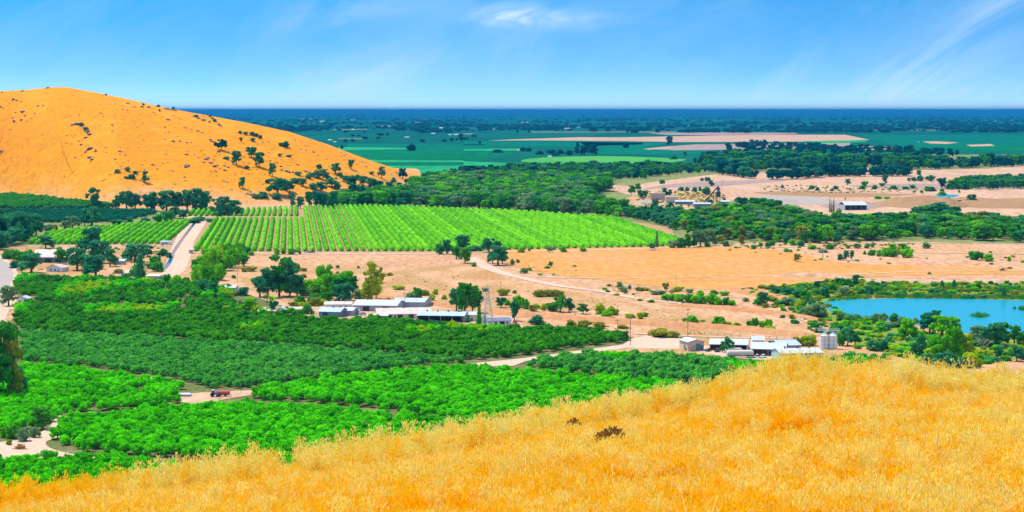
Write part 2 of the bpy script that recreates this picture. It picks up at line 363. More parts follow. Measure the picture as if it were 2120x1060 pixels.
# left farmland floors
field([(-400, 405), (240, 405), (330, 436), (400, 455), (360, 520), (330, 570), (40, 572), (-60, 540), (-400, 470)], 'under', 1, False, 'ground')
field([(20, 512), (350, 506), (370, 512), (360, 545), (300, 585), (30, 566), (10, 540)], 'patchy', 2, True, 'ground')
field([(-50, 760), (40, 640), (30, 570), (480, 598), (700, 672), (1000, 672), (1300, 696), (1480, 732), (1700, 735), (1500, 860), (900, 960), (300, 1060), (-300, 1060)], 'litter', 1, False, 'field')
field([(395, 458), (640, 428), (900, 428), (1250, 446), (1400, 470), (1470, 512), (900, 522), (396, 521)], 'soil', 2, False, 'field')
field([(60, 504), (100, 480), (380, 458), (357, 506)], 'soil', 4, False, 'field')
# roads
patch('road', [(-300, 520), (-20, 520), (10, 532), (28, 548), (38, 566), (30, 600), (20, 640), (5, 672), (-20, 700), (-300, 760)], 'road', 3)
strip('road', [(-160, 505), (-60, 520), (0, 545), (8, 560), (6, 580), (-8, 605), (-40, 640)], 13, 'asphalt', 4)
patch('road', [(0, 618), (55, 620), (70, 632), (30, 640), (0, 640)], 'road', 5)
patch('road', [(378, 462), (402, 458), (425, 452), (428, 458), (402, 500), (394, 535), (383, 560), (362, 576), (335, 570), (352, 520)], 'road', 5)
strip('canal', [(405, 459), (387, 482), (370, 505), (356, 527)], 3.2, 'canalw', 7)
strip('canal', [(357, 528), (351, 542), (341, 555), (329, 561)], 3.6, 'canalw', 7)
strip('road', [(350, 545), (380, 530), (396, 524)], 3, 'road', 6)
strip('road', [(396, 523.5), (640, 525), (900, 525), (1010, 521), (1200, 518), (1500, 508)], 8, 'road', 6)
strip('road', [(0, 509), (60, 509), (200, 510), (356, 508)], 7, 'road', 6)
strip('road', [(395, 453), (440, 451), (560, 449), (630, 448)], 9, 'soil', 6)
strip('dirt_track', [(975, 532), (990, 543), (1015, 556), (1045, 566), (1085, 576), (1150, 590), (1250, 604), (1330, 619), (1430, 630), (1560, 642), (1640, 655), (1700, 675)], [9, 11, 11, 10, 9, 8, 7, 6, 4.5, 3.5, 3.5, 3.5], 'road', 6)
strip('dirt_track', [(1110, 574), (1250, 575.5), (1400, 573), (1500, 572), (1620, 570), (1760, 568), (1900, 562), (2200, 561)], 4, 'road', 7)
strip('dirt_track', [(1900, 523), (2000, 524), (2200, 527)], 4, 'road', 7)
strip('dirt_track', [(1480, 512), (1600, 512), (1700, 508), (1900, 503), (2150, 505)], 5, 'road', 7)
strip('dirt_track', [(1310, 690), (1480, 697), (1600, 700), (1700, 703)], 4, 'road', 7)
patch('road', [(1310, 700), (1340, 695), (1420, 703), (1445, 722), (1390, 722), (1300, 720), (1190, 732), (1090, 747), (1064, 757), (960, 760), (975, 752), (1070, 743), (1190, 727), (1290, 713)], 'road', 6)
patch('road', [(1400, 708), (1480, 718), (1560, 726), (1640, 735), (1640, 748), (1520, 742), (1440, 726)], 'road', 7)
patch('ground', [(1150, 728), (1420, 716), (1520, 730), (1500, 740), (1300, 728)], 'patchy', 5)
patch('yard', [(490, 640), (640, 628), (790, 622), (1070, 655), (1065, 678), (1000, 680), (930, 665), (690, 668), (640, 658), (560, 655)], 'sand', 6)
patch('yard', [(366, 830), (385, 816), (440, 811), (520, 808), (570, 803), (545, 814), (480, 824), (400, 840)], 'sand', 6, True)
patch('dirt_track', [(118, 862), (140, 864), (150, 885), (122, 905), (95, 915), (110, 930), (170, 943), (260, 952), (345, 958), (360, 968), (310, 966), (240, 952), (160, 949), (90, 962), (0, 966), (-200, 990), (-200, 930), (0, 915), (60, 905), (100, 885)], 'road', 6, True)

# ------------------------------------------------------------------ hills
SIL = [(-900, 232), (-400, 205), (0, 190), (60, 187), (110, 181), (140, 180), (200, 191), (270, 206), (330, 220), (400, 234), (450, 243), (520, 256), (600, 273), (680, 300), (740, 325), (800, 350), (850, 374), (885, 396), (920, 400)]
FOOT = [(-900, 400), (0, 405), (240, 432), (500, 425), (640, 420), (760, 414), (880, 400), (930, 398)]
YR = 3000.0
def hill_z(x, y):
    u = 1060 + F0 * x / (y * CP + 110 * SP)
    zr = HC - T(interp(SIL, u)) * YR
    if zr < -2 or u > 915: return -2.0
    y0 = W(1060, interp(FOOT, u)).y; y1 = 4000
    s_ = (y - y0) / (YR - y0) if y <= YR else (y1 - y) / (y1 - YR)
    if s_ <= 0: return -1.5
    s_ = min(1, s_); S = math.sin(math.pi / 2 * s_) ** 1.25
    n_ = mnoise.fractal(Vector((x * .006, y * .006, 1.3)), .8, 2.0, 5) * 3.2 + mnoise.noise(Vector((x * .003, y * .002, 7))) * 7
    zz = zr * S + n_ * min(1, s_ * 3) * (1 - .8 * S) * (zr / 160 + .15) * 1.2
    return zz if s_ > .03 else min(zz, zz * s_ / .03) - .3 * (1 - s_ / .03)
nu, nd = 190, 120
us = np.linspace(-900, 930, nu); ds = np.concatenate([np.linspace(2150, 3060, 90), np.linspace(3080, 4000, 30)])
vs = []
for d in ds:
    for u in us:
        x = (u - 1060) / F0 * (d * CP + 110 * SP)
        vs.append((x, d, hill_z(x, d)))
idx = np.arange(nu * nd).reshape(nd, nu)
fs = np.stack([idx[:-1, :-1], idx[:-1, 1:], idx[1:, 1:], idx[1:, :-1]], -1).reshape(-1)
tag(link('hills', np_mesh('hills', vs, 4, fs, [M['hillgrass']], smooth=True)), kind='structure')
def hill_pt(px, py):
    prev = None
    for d in np.arange(2300, 3060, 4.0):
        x = (px - 1060) / F0 * (d * CP + 110 * SP); z = hill_z(x, d)
        if z < 0: z = 0
        q = proj(x, d, z)[1]
        if q <= py: return Vector((x, d, z))
        prev = Vector((x, d, z))
    return prev
def place_pt(px, py):                        # on the hill if the sight line meets it, else on the plain
    if px < 905 and py < interp(FOOT, px) - 1 and py >= interp(SIL, px) - 2: return hill_pt(px, py)
    return W(px, py, 0.0)

CREST = [(-400, 1046), (0, 1022), (150, 1004), (300, 988), (430, 965), (600, 945), (750, 925), (900, 897), (1050, 868), (1200, 840), (1350, 815), (1480, 790), (1560, 768), (1650, 748), (1750, 737), (1830, 742), (1900, 757), (2000, 768), (2120, 772), (2500, 790)]
def fg(x, y):
    if y < 30:
        return 118.4 - (118.4 - 112.8) * max(0, y) / 30 + .03 * abs(min(y, 0)), 0
    u = max(-400, min(2500, 1060 + F0 * x / (y * CP + 9 * SP)))
    dc = 55 + 20 * max(0, min(1, u / 2120.)) + 3 * math.sin(u / 170.)
    zc = HC - T(interp(CREST, u) + 60) * dc
    nz = mnoise.noise(Vector((x * .25, y * .25, 0))) * .14 + mnoise.noise(Vector((x * .9, y * .9, 3))) * .05
    if y <= dc: return 112.8 + (zc - 112.8) * (y - 30) / (dc - 30) + nz * min(1, (y - 30) / 5), dc
    e = y - dc
    sl = (112.8 - zc) / (dc - 30)
    fall = sl * e + (.012 * e * e if e < 16 else .012 * 256 + (e - 16) * .384)
    return max(zc - fall + nz, -1.0), dc
xs = np.concatenate([np.linspace(-260, -42, 30), np.linspace(-40, 40, 162), np.linspace(42, 260, 30)])
ys = np.concatenate([np.linspace(-60, 28, 14), np.linspace(30, 100, 141), np.linspace(103, 560, 60)])
vs = [(x, y, fg(x, y)[0]) for y in ys for x in xs]
nu, nd = len(xs), len(ys); idx = np.arange(nu * nd).reshape(nd, nu)
fs = np.stack([idx[:-1, :-1], idx[:-1, 1:], idx[1:, 1:], idx[1:, :-1]], -1).reshape(-1)
tag(link('hill', np_mesh('hill', vs, 4, fs, [M['straw']], smooth=True)), kind='structure')

# ------------------------------------------------------------------ scatter for uncountable stuff
def variants(base, meshes):
    col = bpy.data.collections.new(base)
    for i, me in enumerate(meshes):
        o = bpy.data.objects.new('%s_%02d' % (base, i), me); col.objects.link(o)
    return col
def scatter(name, pts, rot, scl, vi, col, label, cat):
    me = bpy.data.meshes.new(name)
    n = len(pts); me.vertices.add(n); me.vertices.foreach_set('co', np.asarray(pts, dtype=np.float32).ravel())
    a = me.attributes.new('rot', 'FLOAT_VECTOR', 'POINT'); a.data.foreach_set('vector', np.asarray(rot, dtype=np.float32).ravel())
    a = me.attributes.new('scl', 'FLOAT_VECTOR', 'POINT'); a.data.foreach_set('vector', np.asarray(scl, dtype=np.float32).ravel())
    a = me.attributes.new('vi', 'INT', 'POINT'); a.data.foreach_set('value', np.asarray(vi, dtype=np.int32))
    me.update()
    ng = bpy.data.node_groups.new('scatter_' + name, 'GeometryNodeTree')
    ng.interface.new_socket('Geometry', in_out='INPUT', socket_type='NodeSocketGeometry')
    ng.interface.new_socket('Geometry', in_out='OUTPUT', socket_type='NodeSocketGeometry')
    N = ng.nodes; L = ng.links
    gi = N.new('NodeGroupInput'); go = N.new('NodeGroupOutput'); ip = N.new('GeometryNodeInstanceOnPoints'); ci = N.new('GeometryNodeCollectionInfo')
    ci.inputs['Collection'].default_value = col; ci.inputs['Separate Children'].default_value = True; ci.inputs['Reset Children'].default_value = True
    L.new(gi.outputs[0], ip.inputs['Points']); L.new(ci.outputs[0], ip.inputs['Instance']); ip.inputs['Pick Instance'].default_value = True
    for at, ty, sk in (('vi', 'INT', 'Instance Index'), ('rot', 'FLOAT_VECTOR', 'Rotation'), ('scl', 'FLOAT_VECTOR', 'Scale')):
        na = N.new('GeometryNodeInputNamedAttribute'); na.data_type = ty; na.inputs['Name'].default_value = at
        L.new([s_ for s_ in na.outputs if s_.enabled and s_.name == 'Attribute'][0], ip.inputs[sk])
    L.new(ip.outputs[0], go.inputs[0])
    o = link(name, me); md = o.modifiers.new('scatter', 'NODES'); md.node_group = ng
    return tag(o, label, cat, kind='stuff')

# ------------------------------------------------------------------ foliage prototypes (unit size: width 1, height 1)
def unit(a): return a / np.maximum(1e-9, np.linalg.norm(a, axis=1, keepdims=True))
def leaf_cloud(blobs, n, size, up=.55, rnd=.7):
    c_ = np.array([b_[:3] for b_ in blobs]); r = np.array([b_[3:6] for b_ in blobs])
    p = (r[:, 0] * r[:, 2]); p = p / p.sum()
    k = rs.choice(len(blobs), n, p=p)
    d = unit(rs.normal(size=(n, 3))); fl = (d[:, 2] < 0) & (rs.rand(n) < up); d[fl, 2] *= -1
    pos = c_[k] + d * r[k] * rs.uniform(.72, 1.08, (n, 1))
    nn = unit(d + rnd * rs.normal(size=(n, 3)) * .8)
    t1 = unit(np.cross(nn, rs.normal(size=(n, 3)))); t2 = np.cross(nn, t1)
    s_ = size * rs.uniform(.55, 1.35, (n, 1))
    q = np.stack([pos - t1 * s_, pos - t2 * s_ * .6, pos + t1 * s_, pos + t2 * s_ * .6], 1).reshape(-1, 3)
    q[:, 2] = np.maximum(q[:, 2], .005)
    return q, np.arange(4 * n)
bmi = bmesh.new(); bmesh.ops.create_icosphere(bmi, subdivisions=1, radius=1)
ICO_V = np.array([v.co[:] for v in bmi.verts]); ICO_F = np.array([[v.index for v in f.verts] for f in bmi.faces]); bmi.free()
def crown_mesh(name, blobs, n, size, mat, core=.78, up=.55, rnd=.7):
    q, f = leaf_cloud(blobs, n, size, up, rnd)
    me_v = [q]; fl = list(map(tuple, f.reshape(-1, 4))); off = len(q)
    for b_ in blobs:
        v = ICO_V * np.array(b_[3:6]) * core * rs.uniform(.85, 1.1, (len(ICO_V), 1)) + np.array(b_[:3]); v[:, 2] = np.maximum(v[:, 2], 0.01)
        me_v.append(v); fl += [tuple(x + off) for x in ICO_F]; off += len(v)
    vv = np.concatenate(me_v)
    me = bpy.data.meshes.new(name); me.from_pydata(vv.tolist(), [], fl); me.materials.append(mat); me.update()
    return me
def rblobs(kind):
    B = []
    U = random.uniform
    if kind == 'o':
        for i in range(22):
            a = U(0, 6.28); rr = math.sqrt(U(0, 1)) * .38; z = U(.17, .88); k = 1 - abs(z - .42) * .9
            r = U(.08, .17); B.append((rr * k * math.cos(a), rr * k * math.sin(a), z, r, r, r * .9))
        B.append((0, 0, .5, .26, .26, .26))
    elif kind == 'b':
        for i in range(13):
            a = U(0, 6.28); rr = math.sqrt(U(0, 1)) * .34; r = U(.13, .2); z = U(.12, .78) * (1 - rr * 1.1)
            B.append((rr * math.cos(a), rr * math.sin(a), z, r, r, r * 1.1))
        B.append((0, 0, .3, .3, .3, .38))
    elif kind == 'e':
        for i in range(20):
            z = U(.12, .93); w_ = .36 * math.sin(math.pi * min(.92, z * .8 + .12)) + .04; a = U(0, 6.28); rr = math.sqrt(U(0, 1)) * w_
            r = U(.08, .15); B.append((rr * math.cos(a), rr * math.sin(a), z, r * 1.1, r * 1.1, r * .62))
        B.append((0, 0, .4, .2, .2, .3))
    elif kind == 'c':
        for i in range(14):
            z = .06 + .86 * i / 13; w_ = .42 * (1 - z) ** .7 + .05; a = i * 2.4
            B.append((.12 * w_ * math.cos(a), .12 * w_ * math.sin(a), z, w_ * U(.8, 1.05), w_ * U(.8, 1.05), .09))
    elif kind == 'q':                        # citrus: low dome, skirts near the ground
        for i in range(12):
            a = U(0, 6.28); rr = math.sqrt(U(0, 1)) * .33; r = U(.14, .2); z = U(.3, .78) * (1 - rr * .45)
            B.append((rr * math.cos(a), rr * math.sin(a), z, r, r, r * 1.15))
        B.append((0, 0, .45, .33, .33, .32))
    return B
def trunk_mesh(name, kind, mat):
    mb = MB(); U = random.uniform
    if kind in 'oq':
        mb.tube((0, 0, -.02), (U(-.02, .02), U(-.02, .02), .3), .045, .03)
        for i in range(4):
            a = i * 1.6 + U(0, .5); mb.tube((0, 0, .22), (.24 * math.cos(a), .24 * math.sin(a), .6), .024, .01, 5)
    elif kind == 'e':
        mb.tube((0, 0, -.02), (.02, 0, .55), .035, .02)
        for i in range(5):
            a = i * 1.3 + U(0, .5); z = .2 + .09 * i; mb.tube((0, 0, z), (.24 * math.cos(a), .24 * math.sin(a), z + .25), .018, .007, 5)
    elif kind == 'b':
        for i in range(4):
            a = i * 1.57; mb.tube((0, 0, -.02), (.2 * math.cos(a), .2 * math.sin(a), .45), .03, .012, 5)
    else: mb.tube((0, 0, -.02), (0, 0, .8), .05, .01)
    return mb.mesh(name, mat)
def bare_mesh(mat):
    mb = MB()
    def br(p, d, l, r, k):
        e = p + d * l; mb.tube(p, e, r, r * .62, 5)
        if k:
            for i in range(3):
                nd = (d + Vector((random.uniform(-.8, .8), random.uniform(-.8, .8), random.uniform(-.1, .5)))).normalized()
                br(e, nd, l * .68, r * .6, k - 1)
    br(Vector((0, 0, -.02)), Vector((0, 0, 1)), .3, .028, 4)
    return mb.mesh('branches', mat)
CR = {}; TR = {}
for k, n, s_ in (('o', 1500, .042), ('b', 1000, .05), ('e', 1500, .04), ('c', 700, .05), ('q', 620, .062)):
    CR[k] = [crown_mesh('crown', rblobs(k), n, s_, M['leafM']) for _ in range(4)]
    TR[k] = trunk_mesh('trunk', k, M['bark'])
BARE = bare_mesh(M['palebark'])
# palm
mb = MB()
for i in range(46):
    a = random.uniform(0, 6.28); el = random.uniform(-.9, 1.2); L_ = random.uniform(.36, .5); prev = Vector((0, 0, .74))
    for s_ in range(3):
        e2 = el - .45 * s_; nx_ = prev + Vector((math.cos(a) * math.cos(e2), math.sin(a) * math.cos(e2), math.sin(e2) * .5)) * L_ / 3
        w_ = .035 if s_ < 2 else .012; sd = Vector((-math.sin(a), math.cos(a), .3)) * w_
        mb.add([prev - sd, prev + sd, nx_ + sd * .8, nx_ - sd * .8], [(0, 1, 2, 3)]); prev = nx_
PALM = mb.mesh('fronds', M['leafM']); PALMT = MB().tube((0, 0, -.02), (0, 0, .75), .045, .035, 8).mesh('trunk', M['palebark'])

def set_mat(o, mat):
    o.material_slots[0].link = 'OBJECT'; o.material_slots[0].material = mat

COLW = {'D': 'dark green', 'M': 'mid green', 'B': 'bright green', 'Y': 'yellow green', 'G': 'grey green', 'O': 'olive', 'T': 'dark teal'}
KINDW = {'o': ('broadleaf_tree', 'round tree', 'tree'), 'b': ('shrub', 'bush', 'bush'), 'e': ('eucalyptus_tree', 'ragged tree', 'tree'),
         'c': ('conical_tree', 'pointed tree', 'tree'), 'p': ('palm_tree', 'fan palm', 'palm'), 'd': ('bare_tree', 'leafless tree', 'tree'), 's': ('scrub_oak', 'scrub oak', 'scrub oak'), 'w': ('willow_shrub', 'willow bush', 'willow'), 'q': ('citrus_tree', 'orchard tree', 'citrus tree')}
def region(px, py):
    if px < 905 and py < interp(FOOT, px) - 3:
        if py < 300 and px < 420: return 'high on the golden hill'
        if py < 265: return 'on the golden hill skyline'
        if px < 420: return 'low on the golden hill'
        if px < 570: return 'halfway along the golden hill'
        return 'on the right flank of the golden hill'
    if py < 300: return 'on the far blue plain'
    if py < 345 and px < 1400: return 'among the green crop strips'
    if py < 480 and px < 400: return 'along the foot of the golden hill'
    if py < 470 and px < 620: return 'above the striped orchard'
    if px < 45 and py > 600: return 'beside the road at the left edge'
    if px < 340 and py < 600: return 'around the wide roofed house'
    if px < 420 and py < 600: return 'beside the canal at left'
    if px < 540 and py < 612: return 'in the thicket by the canal road'
    if px > 1280 and py < 412 and px < 1520: return 'around the quarry works'
    if py < 372 and px > 1400: return 'in the dark tree line'
    if py < 450 and px < 1400 and px > 640: return 'in the riverside wood'
    if py < 450: return 'around the gravel quarry'
    if px > 870 and px < 1300 and py < 570: return 'where dirt track meets orchard'
    if px > 1330 and px < 1640 and py < 530: return 'right of the striped orchard'
    if px > 1600 and py < 570: return 'on the dry flat above the lake'
    if px > 1690 and py < 622: return 'on the far bank of the lake'
    if px > 1740 and py > 622: return 'on the near lake shore' if py < 700 else 'between lake and golden grass'
    if px > 1520 and py < 670: return 'at the left end of the lake'
    if px > 1560: return 'beside the white silos'
    if px > 1380 and py < 625: return 'along the gully left of the lake'
    if px > 1380: return 'around the right farmstead'
    if px > 1010 and py < 625: return 'beside the curving dirt track'
    if px > 1010: return 'right of the steel tower'
    if px < 560 and py < 690 and py > 600: return 'at the left end of the farmyard'
    if px < 1010 and py < 590: return 'on the pale dry field'
    if px < 800: return 'behind the farm sheds'
    return 'right of the farm sheds' if px > 935 else 'behind the long farm roofs'
PENDING = []
def tree(px, py, h, w, kind='o', col='D', label=None, grp=None, rot=None, tilt=0, pt=None, vi=None):
    p = pt if pt is not None else place_pt(px, py)
    mpp = (p.y * CP - (p.z - HC) * SP) / F0
    if pt is None and ((px < 345 and 505 < py < 595) or (530 < px < 800 and 585 < py < 642) or (180 < px < 520 and 428 < py < 470)): w *= 1.28; h *= 1.12
    kk = kind
    if kind == 'b' and px < 905 and py < interp(FOOT, px) - 3: kk = 's'  # an ordinary bush, named apart when it stands on the hill
    elif kind == 'b' and col in 'G' and py > 440: kk = 'w'  # an ordinary grey green bush, species unknown, named apart
    nm, kw, cat = KINDW[kk]
    t = thing(nm, p, None, cat)
    t.scale = (w * mpp * 1.18, w * mpp * 1.18, h * mpp * 1.1); t.rotation_euler[2] = random.uniform(0, 6.28) if rot is None else rot
    if kind == 'p': c_ = link('fronds', PALM, t); link('trunk', PALMT, t); set_mat(c_, M['leaf' + col])
    elif kind == 'd': link('branches', BARE, t)
    else:
        c_ = link('crown', CR[kind][random.randrange(4) if vi is None else vi], t); link('trunk', TR[kind], t)
        set_mat(c_, M['leaf' + col] if col in LEAF else M[col])
    if label: t['label'] = label
    else:
        PENDING.append((t, px, py, h, kk, col))
    if grp: t['group'] = grp
    return t

